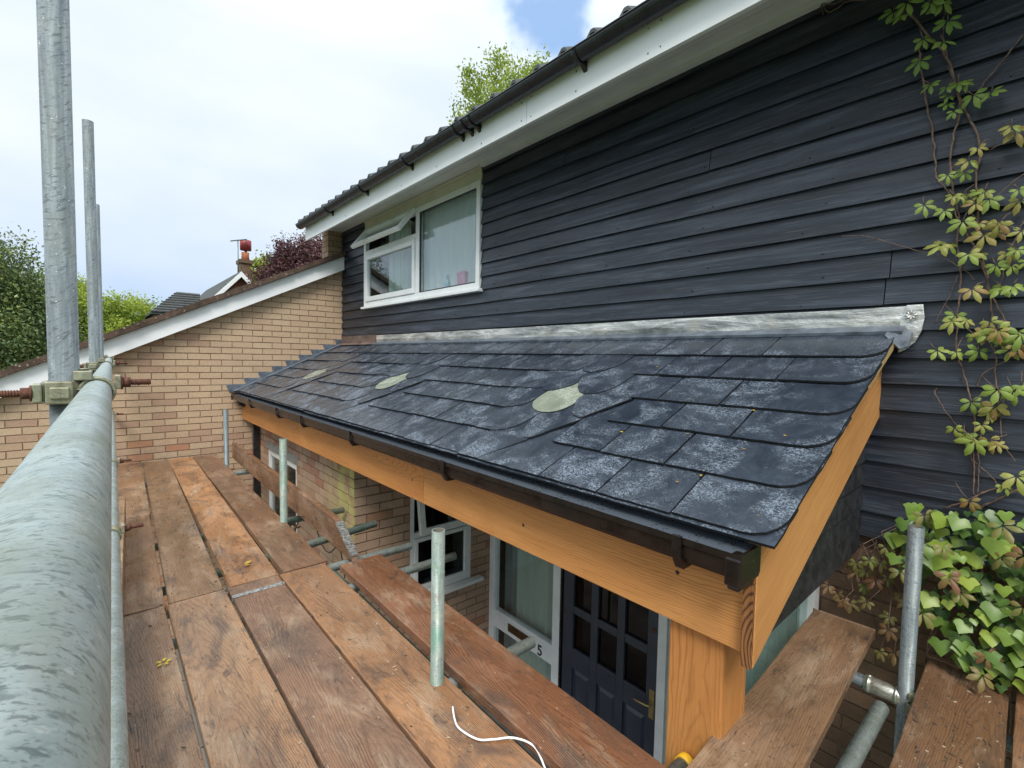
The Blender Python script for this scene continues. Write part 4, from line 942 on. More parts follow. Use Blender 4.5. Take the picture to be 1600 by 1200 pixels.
# ------------------------------------------------------------------ brick neighbour wing at the far end
wing = thing('brick_house', (0.5, 7.5, GZ), 'buff brick wing with white bargeboard and mossy tiled roof behind the scaffold', 'house')
mb = MB()
zb = lambda x: 0.80 + (x + 0.70) * (2.46 - 0.80) / 3.38
def fartone(u, z, t, g):
    if z < 0.30: return 0.62 + 0.28 * t if g.random() < 0.8 else (1.0 if t < 0.35 else 0.3)
    return 0.15 + 0.62 * t if t < 0.95 else 0.86
bricks(mb, (0, L, 0), (1, 0, 0), (0, -1, 0), [[(-4.0, GZ), (2.598, GZ), (2.598, zb(2.598)), (-4.0, zb(-4.0))]], fartone, 3, zoff=-0.003)
bx = [(-4.0, GZ), (4.5, GZ), (4.5, zb(2.59)), (2.59, zb(2.59)), (-4, zb(-4))]
mb.prism([(x, L + 0.0075, z) for x, z in bx], [(x, L + 8, z) for x, z in bx], 0.5, 1)
mb.build('wall', [M['brick'], M['mortar']], wing)
mb = MB()   # corner stack
bo = lambda x: 0.735 + (x + 0.70) * (2.425 - 0.735) / 3.38
mb.prism([(-4, L - 0.10, bo(-4)), (2.58, L - 0.10, bo(2.58)), (2.58, L - 0.10, bo(2.58) + 0.185), (-4, L - 0.10, bo(-4) + 0.195)], [(-4, L - 0.075, bo(-4)), (2.58, L - 0.075, bo(2.58)), (2.58, L - 0.075, bo(2.58) + 0.185), (-4, L - 0.075, bo(-4) + 0.195)])
mb.build('bargeboard', M['fascia'], wing, bevel=0.003)
mb = MB(); mb.prism([(-4, L - 0.075, bo(-4) + 0.03), (2.58, L - 0.075, bo(2.58) + 0.03), (2.58, L - 0.075, bo(2.58) + 0.04), (-4, L - 0.075, bo(-4) + 0.04)], [(-4, L, bo(-4) + 0.03), (2.58, L, bo(2.58) + 0.03), (2.58, L, bo(2.58) + 0.04), (-4, L, bo(-4) + 0.04)]); mb.build('verge_soffit', M['soffit'], wing)
mb = MB(); slp = Vector((3.38, 0, 1.69)).normalized(); nn = Vector((-slp.z, 0, slp.x)); base = Vector((-4.0, 0, bo(-4) + 0.192)); tl = 0.345; Ltot = (2.585 + 4.0) / slp.x
k = 0
while k * tl < Ltot - 0.01:
    a = k * tl; b = min(a + tl + 0.03, Ltot); lift = rnd.uniform(0.0, 0.006)
    for j in range(1 if k < 3 else 10):
        y0 = L - 0.155 + rnd.uniform(-0.01, 0.01) if j == 0 else L - 0.155 + j * 0.8; y1 = y0 + 0.79 if j else L + 0.64
        seg = 5
        for s_ in range(seg):
            p0, p1 = a + (b - a) * s_ / seg, a + (b - a) * (s_ + 1) / seg
            j0, j1 = rnd.uniform(-0.006, 0.006), rnd.uniform(-0.006, 0.006)
            q = [base + slp * p0 + nn * (0.052 + lift + 0.010 * (1 - s_ / seg)), base + slp * p1 + nn * (0.052 + lift + 0.010 * (1 - (s_ + 1) / seg)), base + slp * p1 + nn * (0.0), base + slp * p0 + nn * (0.0)]
            mb.prism([(p.x, y0 + j0, p.z) for p in q][::-1], [(p.x, y1, p.z) for p in q][::-1])
    k += 1
q = [base + slp * 0, base + slp * Ltot, base + slp * Ltot - nn * 0.03, base - nn * 0.03]; mb.prism([(p.x, L - 0.07, p.z) for p in q][::-1], [(p.x, L + 8, p.z) for p in q][::-1])
q = [base + nn * 0.05, base + slp * Ltot + nn * 0.05, base + slp * Ltot, base]; mb.prism([(p.x, L + 0.6, p.z) for p in q][::-1], [(p.x, L + 8, p.z) for p in q][::-1])
mb.build('roof', M['tile'], wing)

# ------------------------------------------------------------------ scaffold
def deck_board(label, p0, p1, width, color, z=0.0, th=0.038, band=(False, False), group='scaffold boards', name='scaffold_board', roll=0.0, rag=0):
    p0, p1 = Vector((*p0, z - th / 2)), Vector((*p1, z - th / 2)); d = p1 - p0; ln = d.length; F = frame_x((p0 + p1) / 2, d)
    m = MB(); n = 10; r = random.Random(len(label) * 13 + int(ln * 100)); sag = [r.uniform(-0.0015, 0.0015) for _ in range(n + 1)]
    for k in range(n):
        x0, x1 = -ln / 2 + ln * k / n, -ln / 2 + ln * (k + 1) / n
        i = len(m.v); h = width / 2
        for x, s_ in ((x0, sag[k]), (x1, sag[k + 1])): m.v += [(x, -h + s_, -th / 2), (x, h + s_, -th / 2), (x, h + s_, th / 2 + s_ * .6), (x, -h + s_, th / 2 + s_ * .6)]
        for q in range(4): m.face([i + q, i + 4 + q, i + 4 + (q + 1) % 4, i + (q + 1) % 4][::-1], 0.5)
        if k == 0: m.face([i + 3, i + 2, i + 1, i][::-1])
        if k == n - 1: m.face([i + 4, i + 5, i + 6, i + 7][::-1])
    # merge shared rings
    bm_v = {}; remap = []; nv = []
    for v in m.v:
        key = tuple(round(c, 6) for c in v)
        if key not in bm_v: bm_v[key] = len(nv); nv.append(v)
        remap.append(bm_v[key])
    m.v = nv; m.f = [[remap[i] for i in f] for f in m.f]
    root = thing(name, (p0 + p1) / 2 - Vector((0, 0, th / 2)), label, 'board', group) if any(band) else None
    m.v = [tuple(F @ Vector(v)) for v in m.v]
    o = m.build('plank' if root else name, M['board'], root, F, bevel=0.004); o.color = (*color, 1)
    if root is None: tag(o, label, 'board', group)
    for e, on in zip((-1, 1), band):
        if on:
            b = MB(); x = e * (ln / 2 - 0.11); w = 0.016; h = width / 2 + 0.0015; t = th / 2 + 0.0015
            b.box(x - w, x + w, -h, h, t - 0.001, t + 0.001); b.box(x - w, x + w, -h - 0.001, -h + 0.001, -t, t); b.box(x - w, x + w, h - 0.001, h + 0.001, -t, t)
            b.v = [tuple(F @ Vector(v)) for v in b.v]; b.build('hoop_band', M['hoop'], root, F)
    return root or o
JY = 2.70
nearX = [-0.045, 0.210, 0.460, 0.708, 0.962]; midX = [-0.03, 0.219, 0.469, 0.737, 0.982]; farX = [0.075, 0.345, 0.575, 0.795, 1.035]
near_lab = ['worn board along the left edge of the near row, with a yellow leaf on it', 'wide pale scaffold board with grey dirt smears, second from the left in the near row',
            'dark wet scaffold board with a whitish metal end strip, third in the near row', 'orange-brown scaffold board under the white cable, nearest the porch']
near_col = [(0.90, 0.85, 0.80), (1.14, 1.04, 0.92), (0.74, 0.66, 0.65), (1.10, 0.90, 0.70)]
for k in range(4):
    a, b = nearX[k], nearX[k + 1]; c = midX[k], midX[k + 1]; g_ = 0.006
    deck_board(near_lab[k], ((a + b) / 2, -1.3), ((a + b) / 2 + 0.008, JY - 0.006), b - a - 2 * g_, near_col[k], z=rnd.uniform(-0.003, 0.002), band=(False, k == 2))
far_lab = [None, 'brown board of the far row with a swirly pale patch at its brick wall end', 'bright orange scaffold board in the middle of the far row', 'dark brown scaffold board of the far row beside the thin toe board']
far_col = [(0.86, 0.76, 0.66), (0.80, 0.74, 0.65), (1.20, 0.94, 0.68), (0.68, 0.58, 0.51)]
def fx(k, y): return midX[k] + (farX[k] - midX[k]) * (y - JY) / (6.5 - JY)
for k in range(4):
    segs = [(JY + 0.006, 6.42)] if k else [(JY + 0.006, 4.33), (4.34, 6.42)]
    for (y0, y1) in segs:
        lb = far_lab[k] or ('short brown board of the far row between the joint and the pale scuffed end' if y0 < 3 else 'narrow brown scaffold board in the far left corner by the brick wall')
        w = (fx(k + 1, y0) - fx(k, y0) + fx(k + 1, y1) - fx(k, y1)) / 2 - 0.014
        deck_board(lb, ((fx(k, y0) + fx(k + 1, y0)) / 2, y0), ((fx(k, y1) + fx(k + 1, y1)) / 2, y1), min(w, 0.255), far_col[k], z=rnd.uniform(-0.002, 0.003))
deck_board('single reddish brown board lying apart from the deck, beside the porch door', (1.083, -0.8), (1.122, 2.563), 0.24, (0.72, 0.52, 0.43), z=0.02)
deck_board('grey weathered board with a dry pale end pointing at the creeper wall', (1.0, 0.484), (2.44, 0.533), 0.222, (0.86, 0.80, 0.72), z=0.08)
deck_board('dirty grey-brown board with dried mud under the ivy, in the lower right corner', (1.2, 0.122), (2.515, 0.142), 0.228, (0.62, 0.54, 0.48), z=0.02)
deck_board('board at the extreme right edge beside the muddy board under the ivy', (1.2, -0.12), (2.58, -0.10), 0.228, (0.78, 0.62, 0.50), z=0.02)
# toe boards on edge
def edge_board(label, prof, x0, x1c, color, name='toe_board'):
    """prof: outline in (y, z); x0/x1c: x at min and max y"""
    ymin, ymax = min(p[0] for p in prof), max(p[0] for p in prof); th = 0.036
    X = lambda y: x0 + (x1c - x0) * (y - ymin) / (ymax - ymin)
    m = MB(); m.prism([(X(y), y, z) for y, z in prof], [(X(y) + th, y, z) for y, z in prof])
    F = frame_x((X((ymin + ymax) / 2) + th / 2, (ymin + ymax) / 2, 0.1), (x1c - x0, ymax - ymin, 0), (1, 0, 0))
    o = m.build(name, M['board'], None, F, bevel=0.003); o.color = (*color, 1); return tag(o, label, 'board', 'toe boards on edge')
edge_board('thin toe board standing on edge between two poles, with a rusty broken slanted end', [(2.60, 0.0), (6.12, 0.0), (6.12, 0.18), (2.93, 0.178), (2.86, 0.165), (2.62, 0.02)], 1.088, 1.135, (0.82, 0.66, 0.56))
edge_board('pale toe board seen edge-on beside the thick rail', [(-0.6, 0.0), (4.1, 0.0), (4.16, 0.05), (4.16, 0.17), (4.08, 0.222), (-0.6, 0.222)], -0.105, 0.088, (1.0, 0.95, 0.80))
mb = MB()
for t in np.linspace(0.06, 0.94, 14):
    y = 2.86 - 0.24 * t; z = 0.165 - 0.145 * t; mb.box(1.082 + rnd.uniform(0, .004), 1.128, y - 0.013, y + 0.010, z - 0.002, z + 0.010 + rnd.uniform(0, .004))
tag(mb.build('metal_strip', M['hoop']), 'crumpled galvanised strip on the slanted end of the toe board', 'metal strip')

def tube_thing(label, a, b, mat='tube', r=0.02415, name='scaffold_tube', group='scaffold tubes', sides=24, n=2):
    a, b = Vector(a), Vector(b); F = frame_x((a + b) / 2, b - a, (0, 0, 1) if abs((b - a).normalized().z) < 0.9 else (1, 0, 0)); F = F @ Matrix.Rotation(math.pi / 2, 4, 'Y')
    m = MB(); m.tube([a.lerp(b, k / (n - 1)) for k in range(n)], r, sides, True, 0.004, 0.5, 0, 1)
    return tag(m.build(name, [M[mat], M['tube_in']], None, F), label, 'scaffold tube', group)
railx = lambda y: -0.0262 + 0.018 * y
tube_thing('thick galvanised guard rail filling the lower left, right below the viewer', (railx(-0.6), -0.6, 1.1135), (railx(6.5), 6.5, 1.1135), 'rail', sides=64)
tube_thing('lower guard rail seen as a thin strip just right of the thick rail', (railx(-0.6) + 0.009, -0.6, 0.55), (railx(6.5) + 0.009, 6.5, 0.55), 'rail', sides=32)
pole = lambda y, top, lab, x: tube_thing(lab, (x, y, GZ), (x + 0.0, y, top), 'tube', sides=40)
tube_thing('tallest grey pole at the upper left, running out of the top of the picture', (-0.060, 1.35, GZ), (-0.048, 1.35, 3.4), 'tube', sides=48)
pole(3.5, 2.44, 'middle upright pole with its cut top against the sky', -0.0115)
pole(6.15, 2.61, 'thinnest upright pole, partly hidden behind the middle one', 0.024)
tube_thing('short upright post farthest away, by the black downpipe and brick wall', (1.03, 5.82, GZ), (1.025, 5.82, 0.595), 'tube')
tube_thing('short upright post halfway along the deck edge, in front of the small bay window', (0.98, 3.56, GZ), (0.978, 3.56, 0.60), 'tube_green')
tube_thing('greenish upright post with an open top, in front of the porch side window', (0.919, 1.43, GZ), (0.917, 1.43, 0.572), 'tube_green', sides=32)
tube_thing('upright post standing among the ivy at the right', (2.238, 0.285, GZ), (2.236, 0.285, 0.614), 'tube', sides=32)
tube_thing('long ledger tube under the inner edge of the deck, beside the single board', (0.985, -0.8, -0.085), (1.035, 6.4, -0.085), 'tube_green', sides=20)
tube_thing('cross tube under the joint of the two board rows, ending at the porch side window', (0.1, 2.74, -0.062), (1.52, 2.707, -0.045), 'rail', sides=20)
tube_thing('cross tube behind the greenish post, under the single board', (0.1, 2.43, -0.062), (1.66, 2.397, -0.045), 'rail', sides=20)
tube_thing('cross tube whose round end pokes out in front of the letter plate', (0.1, 1.455, -0.062), (1.405, 1.43, -0.042), 'rail', sides=24)
tube_thing('cross tube under the far row next to the farthest short post', (0.2, 5.60, -0.062), (1.36, 5.56, -0.06), 'rail', sides=16)
tube_thing('cross tube behind the post in front of the bay window', (0.2, 3.75, -0.062), (1.47, 3.70, -0.05), 'tube_green', sides=16)
tube_thing('cross tube behind the thin toe board beside the mossy brick corner', (0.2, 3.10, -0.10), (1.45, 3.07, 0.02), 'tube_green', sides=16)
tube_thing('thick mottled tube running out from under the grey board at lower right', (1.2, 0.35, -0.045), (2.115, 0.333, -0.045), 'rail', sides=28)
tube_thing('short horizontal tube held by the bright sleeve beside the ivy', (2.236, 0.62, -0.045), (2.246, -0.3, -0.045), 'tube', sides=24)
t = thing('scaffold_tube', (1.2, 0.68, -0.07), 'cross tube end with a yellow plastic cap at the bottom by the oak post', 'scaffold tube', 'scaffold tubes')
m = MB(); m.tube([(0.1, 0.70, -0.062), (1.325, 0.675, -0.042)], 0.02415, 20); m.build('tube', M['tube'], t)
m = MB(); m.tube([(1.322, 0.675, -0.042), (1.347, 0.6745, -0.042), (1.356, 0.6743, -0.042)], [0.028, 0.028, 0.022], 20); m.build('end_cap', M['yellow'], t)
m = MB(); m.tube([(2.2395, 0.41, -0.045), (2.2395, 0.405, -0.045), (2.2415, 0.30, -0.045), (2.2415, 0.29, -0.045)], [0.026, 0.030, 0.030, 0.026], 28); m.band((2.2395, 0.395, -0.045), (0, 1, 0), (0, 0, 1), 0.028, 0.033, 0.012, 0, 6.28, 28); m.band((2.2412, 0.31, -0.045), (0, 1, 0), (0, 0, 1), 0.028, 0.033, 0.012, 0, 6.28, 28)
tag(m.build('tube_sleeve', M['sleeve']), 'bright shiny steel sleeve joining the short tube beside the ivy', 'tube sleeve')

# couplers
def make_coupler():
    c = thing('scaffold_coupler', (0, 0, 0), 'x', 'coupler', 'scaffold couplers')
    # local: vertical tube at x=-0.026, horizontal tube (along y) at x=+0.026
    m = MB(); m.band((-0.0265, 0, 0), (0, 0, 1), (1, 0, 0), 0.0245, 0.0315, 0.046, 0.15, 2 * math.pi - 0.15, 28)
    m.box(-0.070, -0.0555, -0.040, -0.012, -0.019, 0.019); m.box(-0.052, -0.010, -0.041, -0.030, -0.023, 0.023); m.box(-0.045, -0.015, -0.046, -0.0405, -0.012, 0.012)
    m.build('clamp', M['coupler'], c, bevel=0.003)
    m = MB(); m.band((0.0265, 0, 0), (0, 1, 0), (-1, 0, 0), 0.0245, 0.0315, 0.046, 0.15, 2 * math.pi - 0.15, 28)
    m.box(0.0555, 0.066, -0.019, 0.019, 0.004, 0.034); m.box(-0.010, 0.020, -0.028, 0.028, 0.024, 0.044)
    m.tube([(0.005, 0, 0.0445), (0.005, 0, 0.049)], 0.010, 14)
    m.build('clamp', M['coupler'], c, bevel=0.003)
    for s, y, z in ((-1, -0.027, 0.0), (1, 0.0, 0.018)):
        x = 0.0665 if s > 0 else -0.0705
        b = MB(); b.tube([(x, y, z), (x + s * 0.052, y, z)], 0.0062, 10)
        for q in range(9): b.band((x + s * (0.016 + q * 0.004), y, z), (1, 0, 0), (0, 0, 1), 0.006, 0.0072, 0.0018, 0, 6.28, 10)
        bo_ = b.build('bolt', M['rust'], c)
        b = MB(); b.tube([(x, y, z), (x + s * 0.016, y, z)], 0.0125, 6); b.tube([(x - s * 0.001, y, z), (x + s * 0.003, y, z)], 0.016, 14)
        b.v = b.v; b.build('nut', M['rust'], bo_)
    return c
cp = make_coupler(); first = True
def pole_x(y): return {1.35: -0.0525, 3.5: -0.0115, 6.15: 0.024}[y]
clist = [(1.35, 1.1135, 'big brassy coupler with rusty bolts clamping the tallest pole to the thick rail'), (3.5, 1.1135, 'coupler holding the middle upright pole to the thick rail'), (6.15, 1.1135, 'farthest coupler on the thick rail, at the thinnest pole'),
         (2.15, 0.55, 'coupler on the lower rail with its rusty bolt over the boards'), (3.5, 0.55, 'small coupler on the lower rail beneath the middle pole'), (6.15, 0.55, 'tiny coupler on the lower rail near the brick wall')]
bpy.context.view_layer.update()
for y, z, lb in clist:
    rx = railx(y) + (0.008 if z < 1 else 0)
    Mx = Matrix.Translation((rx - 0.0265, y, z))
    if first: o = cp; o.matrix_world = Mx; first = False
    else: o = copy_tree(cp, Mx)
    o['label'] = lb
for (x, y, z, rot, lb) in ((0.985, 1.47, -0.085, 0, 'coupler at the foot of the greenish post under the deck edge'), (1.0, 3.60, -0.085, 0, 'coupler with a tangle of bolts at the foot of the bay-window post'), (1.01, 5.86, -0.085, 0, 'coupler at the foot of the farthest short post'), (2.236, 0.275, -0.045, 0, 'coupler hidden at the foot of the post among the ivy')):
    o = copy_tree(cp, Matrix.Translation((x - 0.02, y - 0.03, z)) @ Matrix.Rotation(math.radians(rot), 4, 'Z')); o['label'] = lb

# cable, small litter
def smooth(pts, n=8):
    P = [Vector(p) for p in pts]; out = []
    for i in range(len(P) - 1):
        p0, p1, p2, p3 = P[max(i - 1, 0)], P[i], P[i + 1], P[min(i + 2, len(P) - 1)]
        for k in range(n):
            t = k / n; out.append(0.5 * ((2 * p1) + (p2 - p0) * t + (2 * p0 - 5 * p1 + 4 * p2 - p3) * t * t + (3 * p1 - p0 - 3 * p2 + p3) * t ** 3))
    return out + [P[-1]]
m = MB(); m.tube(smooth([(0.882, 1.275, 0.012), (0.862, 1.235, 0.006), (0.850, 1.19, 0.005), (0.868, 1.12, 0.005), (0.905, 1.085, 0.006), (0.955, 1.045, 0.010), (0.985, 0.985, 0.006), (0.978, 0.93, -0.02), (0.955, 0.86, -0.06), (0.95, 0.75, -0.12)]), 0.0032, 10)
tag(m.build('cable', M['cable']), 'thin white cable curling over the edge of the boards', 'cable')
m = MB(); m.tube(smooth([(1.06, 3.55, -0.05), (1.09, 3.50, 0.03), (1.14, 3.42, 0.0), (1.15, 3.3, -0.12), (1.17, 3.2, -0.16), (1.2, 3.1, -0.1), (1.22, 3.05, -0.3)]), 0.004, 8)
tag(m.build('cable', M['gutter_black']), 'loose black cable hanging below the toe board by the mossy bricks', 'cable')

def leaflet(mb, o, d, n, ln, w, tone, droop=0.0):
    d = d.normalized(); s = d.cross(n).normalized(); n = s.cross(d)
    b = o; m1 = o + d * ln * 0.42 + n * 0.10 * ln; m2 = o + d * ln * 0.75 + n * (0.05 - droop * 0.3) * ln; tip = o + d * ln - n * droop * ln
    L1, R1 = o + d * ln * 0.38 + s * w * 0.42, o + d * ln * 0.38 - s * w * 0.42; L2, R2 = o + d * ln * 0.70 + s * w * 0.46 - n * droop * ln * 0.4, o + d * ln * 0.70 - s * w * 0.46 - n * droop * ln * 0.4
    i = len(mb.v); mb.v += [tuple(p) for p in (b, m1, m2, tip, L1, L2, R1, R2)]
    for f in ((0, 1, 4), (4, 1, 2, 5), (5, 2, 3), (0, 6, 1), (6, 7, 2, 1), (7, 3, 2)): mb.face([i + k for k in f], tone, True)
def palmate(mb, o, n, down, size, tone, g):
    n = n.normalized(); s = n.cross(down).normalized(); dn = s.cross(n)
    for k, (a, l) in enumerate(((-105, 0.62), (-52, 0.88), (0, 1.0), (52, 0.88), (105, 0.62))):
        a = math.radians(a + g.uniform(-9, 9)); d = dn * math.cos(a) + s * math.sin(a) - n * g.uniform(-0.1, 0.35)
        leaflet(mb, o + d * size * 0.08, d, n, size * l * g.uniform(0.88, 1.08), size * 0.37, min(1, max(0, tone + g.uniform(-0.12, 0.12))), g.uniform(0.02, 0.22))
def ivyleaf(mb, o, n, down, size, tone, g):
    n = n.normalized(); s = n.cross(down).normalized(); dn = s.cross(n)
    w_, e_ = g.uniform(0.85, 1.1), g.uniform(-0.06, 0.08)
    hf = [(0.20, -0.27), (0.42, -0.27), (0.56, -0.08), (0.70 * w_, 0.14 + e_), (0.50, 0.28 + e_), (0.36, 0.44), (0.22, 0.64)]
    out = [(0, -0.10)] + hf + [(0, 0.88)] + [(-x, y) for x, y in hf[::-1]]
    i = len(mb.v); mb.v.append(tuple(o + n * size * 0.05)); cv = g.uniform(0.05, 0.28)
    for a, b in out: mb.v.append(tuple(o + s * a * size * g.uniform(0.93, 1.05) + dn * b * size - n * size * cv * (a * a * 1.4 + max(0, b) ** 2 * 0.6)))
    for k in range(len(out)): mb.face([i, i + 1 + k, i + 1 + (k + 1) % len(out)], tone, True)
STEMS = [[[0.463,2.682],[0.411,2.578],[0.341,2.458],[0.31,2.364],[0.278,2.237],[0.239,2.132],[0.213,2.034],[0.22,1.935],[0.207,1.83],[0.204,1.706],[0.179,1.599],[0.152,1.472],[0.103,1.357],[0.059,1.257],0.006],[[0.293,2.289],[0.276,2.202],[0.29,2.139],[0.297,2.026],[0.287,1.919],[0.265,1.821],[0.258,1.68],[0.244,1.585],[0.243,1.469],[0.245,1.351],[0.237,1.245],[0.236,1.239],[0.217,1.183],[0.194,1.09],[0.178,1.034],[0.175,0.985],[0.174,0.884],[0.164,0.766],[0.165,0.696],0.005],[[0.422,2.531],[0.401,2.391],[0.381,2.265],[0.356,2.138],[0.342,2.027],[0.333,1.954],[0.299,1.899],[0.268,1.798],[0.215,1.673],[0.176,1.554],[0.155,1.45],[0.145,1.348],[0.147,1.368],[0.157,1.313],[0.132,1.246],[0.127,1.149],[0.116,1.095],[0.145,1.0],[0.159,0.893],[0.154,0.831],[0.153,0.768],[0.15,0.706],0.005],[[0.341,2.629],[0.346,2.552],[0.326,2.417],[0.309,2.352],[0.278,2.237],0.003],[[0.12,2.419],[0.17,2.347],[0.222,2.276],[0.244,2.235],0.004],[[0.101,2.052],[0.139,2.049],[0.185,2.025],0.003],[[0.651,1.786],[0.561,1.77],[0.465,1.721],[0.375,1.675],[0.318,1.649],[0.245,1.591],[0.2,1.534],0.0022],[[0.252,1.563],[0.274,1.483],[0.313,1.372],0.0022],[[0.122,1.379],[0.093,1.306],[0.057,1.235],0.006],[[0.173,1.122],[0.167,1.166],[0.13,1.204],[0.098,1.229],0.003],[[0.096,1.115],[0.105,1.041],[0.105,0.968],[0.094,0.915],[0.059,0.848],0.003],[[0.294,1.109],[0.297,1.089],[0.265,1.026],[0.219,0.96],0.003],[[0.184,0.889],[0.176,0.833],[0.164,0.766],[0.165,0.696],0.004],[[0.034,0.799],[0.073,0.76],[0.135,0.716],[0.182,0.673],[0.245,0.625],0.006],[[0.032,0.757],[0.079,0.716],[0.153,0.642],0.007],[[0.177,0.839],[0.144,0.808],[0.094,0.75],0.003],[[0.785,2.877],[0.753,2.82],[0.712,2.825],[0.678,2.826],[0.611,2.797],0.004],[[0.771,2.823],[0.779,2.867],[0.736,2.851],[0.696,2.842],0.004],[[0.093,1.912],[0.144,1.86],[0.189,1.804],0.0025],[[0.084,1.738],[0.117,1.624],[0.134,1.504],0.003]]
CLEAVES = [[0.454,2.674],[0.501,2.675],[0.468,2.639],[0.378,2.634],[0.346,2.631],[0.327,2.549],[0.402,2.526],[0.333,2.461],[0.404,2.433],[0.366,2.323],[0.318,2.299],[0.284,2.298],[0.315,2.238],[0.24,2.236],[0.192,2.23],[0.131,2.073],[0.215,2.023],[0.238,1.986],[0.249,1.949],[0.295,1.945],[0.274,1.864],[0.213,1.827],[0.297,1.812],[0.243,1.76],[0.201,1.752],[0.145,1.73],[0.182,1.698],[0.299,1.678],[0.282,1.681],[0.22,1.631],[0.195,1.633],[0.145,1.581],[0.098,1.498],[0.205,1.498],[0.125,1.501],[0.094,1.628],[0.116,1.621],[0.246,1.403],[0.164,1.336],[0.124,1.335],[0.078,1.333],[0.096,1.811],[0.12,2.063],[0.362,1.85],[0.257,1.866],[0.178,1.836],[0.106,1.576],[0.101,1.844],[0.086,1.691],[0.191,1.867],[0.294,1.264],[0.237,1.258],[0.175,1.264],[0.128,1.342],[0.152,1.331],[0.095,1.264],[0.069,1.322],[0.116,1.12],[0.075,1.117],[0.056,1.135],[0.187,1.066],[0.121,1.053],[0.137,1.033],[0.193,0.934],[0.152,0.983],[0.166,0.919],[0.131,0.924],[0.052,0.807],[0.171,0.679],[0.253,1.378],[0.191,1.326],[0.075,1.276]]
IVYREG = [[0.388,0.495],[0.324,0.647],[0.227,0.632],[0.123,0.672],[0.027,0.685],[-0.117,0.722],[-0.15,0.095],[-0.022,0.057],[0.107,0.018],[0.221,0.145],[0.276,0.279],[0.35,0.358]]
LOWLEAVES = [[0.571,0.184],[0.516,0.293],[0.44,0.377],[0.404,0.305],[0.378,0.425],[0.454,0.201],[0.396,0.141],[0.522,0.174],[0.4,-0.002],[0.368,0.236],[0.286,0.428],[0.481,0.277]]
creeper = thing('climbing_plant', (2.57, 0.2, GZ), 'five-leaved creeper climbing the black boards on bare brown stems', 'climbing plant')
gv = random.Random(11); mb = MB()
for st in STEMS:
    pts, r = st[:-1], st[-1]
    P3 = smooth([(W - 0.028 - 0.012 * gv.random(), y, z) for y, z in pts], 5); P3 = [p + Vector((gv.uniform(-.003, .003), gv.uniform(-.003, .003), 0)) for p in P3]
    r *= 0.72; mb.tube(P3, [r * (1 - 0.35 * k / len(P3)) * gv.uniform(0.85, 1.2) for k in range(len(P3))], 7)
pet = mb; mb = MB()
for (y, z) in CLEAVES:
    o = Vector((W - 0.055 - gv.uniform(0, 0.05), y, z)); n = Vector((-1, gv.uniform(-0.55, 0.25), gv.uniform(0.1, 0.8))); dn = Vector((0, gv.uniform(-0.5, 0.5), -1))
    tn = gv.choice((0.1, 0.3, 0.45, 0.5, 0.6, 0.7, 0.85)) if z < 2.1 else gv.uniform(0.0, 0.4)
    palmate(mb, o, n, dn, gv.uniform(0.038, 0.068), tn, gv)
    if gv.random() < 0.2: palmate(mb, o + Vector((gv.uniform(-.01, .02), gv.uniform(-.06, .06), gv.uniform(-.05, .05))), n + Vector((0, gv.uniform(-.4, .4), 0)), dn, gv.uniform(0.030, 0.045), tn, gv)
    q = o + Vector((0, gv.uniform(-.05, .05), gv.uniform(0.02, 0.06))); pet.tube([o, (o + q) / 2 + Vector((-.004, 0, 0)), Vector((W - 0.03, q.y, q.z))], 0.0014, 5)
mb.build('foliage', M['leaf_creeper'], creeper); pet.build('stem', M['stem'], creeper)
ivy = thing('ivy_bush', (2.5, 0.1, GZ), 'bushy bright green ivy with big glossy leaves at the lower right', 'ivy')
def inside(p, poly):
    c = False
    for i in range(len(poly)):
        a, b = poly[i - 1], poly[i]
        if (a[1] > p[1]) != (b[1] > p[1]) and p[0] < (b[0] - a[0]) * (p[1] - a[1]) / (b[1] - a[1]) + a[0]: c = not c
    return c
mb = MB(); ys_ = [p[0] for p in IVYREG]; zs_ = [p[1] for p in IVYREG]; cnt = 0
EXT = IVYREG + []
while cnt < 900:
    p = (gv.uniform(min(ys_) - 0.9, max(ys_)), gv.uniform(min(zs_), max(zs_)))
    if p[0] > min(ys_) and not inside(p, IVYREG): continue
    if p[0] <= min(ys_) and gv.random() < 0.5: continue
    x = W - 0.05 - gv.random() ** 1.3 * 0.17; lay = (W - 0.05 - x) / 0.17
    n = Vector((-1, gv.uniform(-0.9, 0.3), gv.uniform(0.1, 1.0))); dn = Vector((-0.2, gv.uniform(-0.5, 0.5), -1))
    ivyleaf(mb, Vector((x, p[0], p[1])), n, dn, gv.uniform(0.022, 0.060) * (0.75 + 0.35 * lay), min(1, max(0, 0.45 * lay + gv.uniform(-0.2, 0.42))), gv); cnt += 1  # leaf tone darkens towards the wall, painting shade into the inner layer
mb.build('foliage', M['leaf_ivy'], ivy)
mb = MB()
for k in range(30):
    p = (gv.uniform(min(ys_) - 0.4, max(ys_)), gv.uniform(min(zs_), max(zs_)))
    if p[0] > min(ys_) and not inside(p, IVYREG): continue
    palmate(mb, Vector((W - 0.2 - gv.uniform(0, 0.06), p[0], p[1])), Vector((-1, gv.uniform(-0.9, 0.2), gv.uniform(0.1, 0.9))), Vector((0, gv.uniform(-.6, .6), -1)), gv.uniform(0.045, 0.07), gv.uniform(0.2, 1.0), gv)
mb.build('bronze_leaves', M['leaf_bronze'], ivy)
mb = MB()
for k in range(26):
    y = gv.uniform(-0.5, 0.35); z = gv.uniform(0.0, 0.3); mb.tube(smooth([(W - 0.03, y, -0.6), (W - 0.08, y + gv.uniform(-.1, .1), z * 0.4), (W - 0.06, y + gv.uniform(-.15, .15), z + 0.25)], 4), 0.003, 5)
mb.build('stem', M['stem'], ivy)
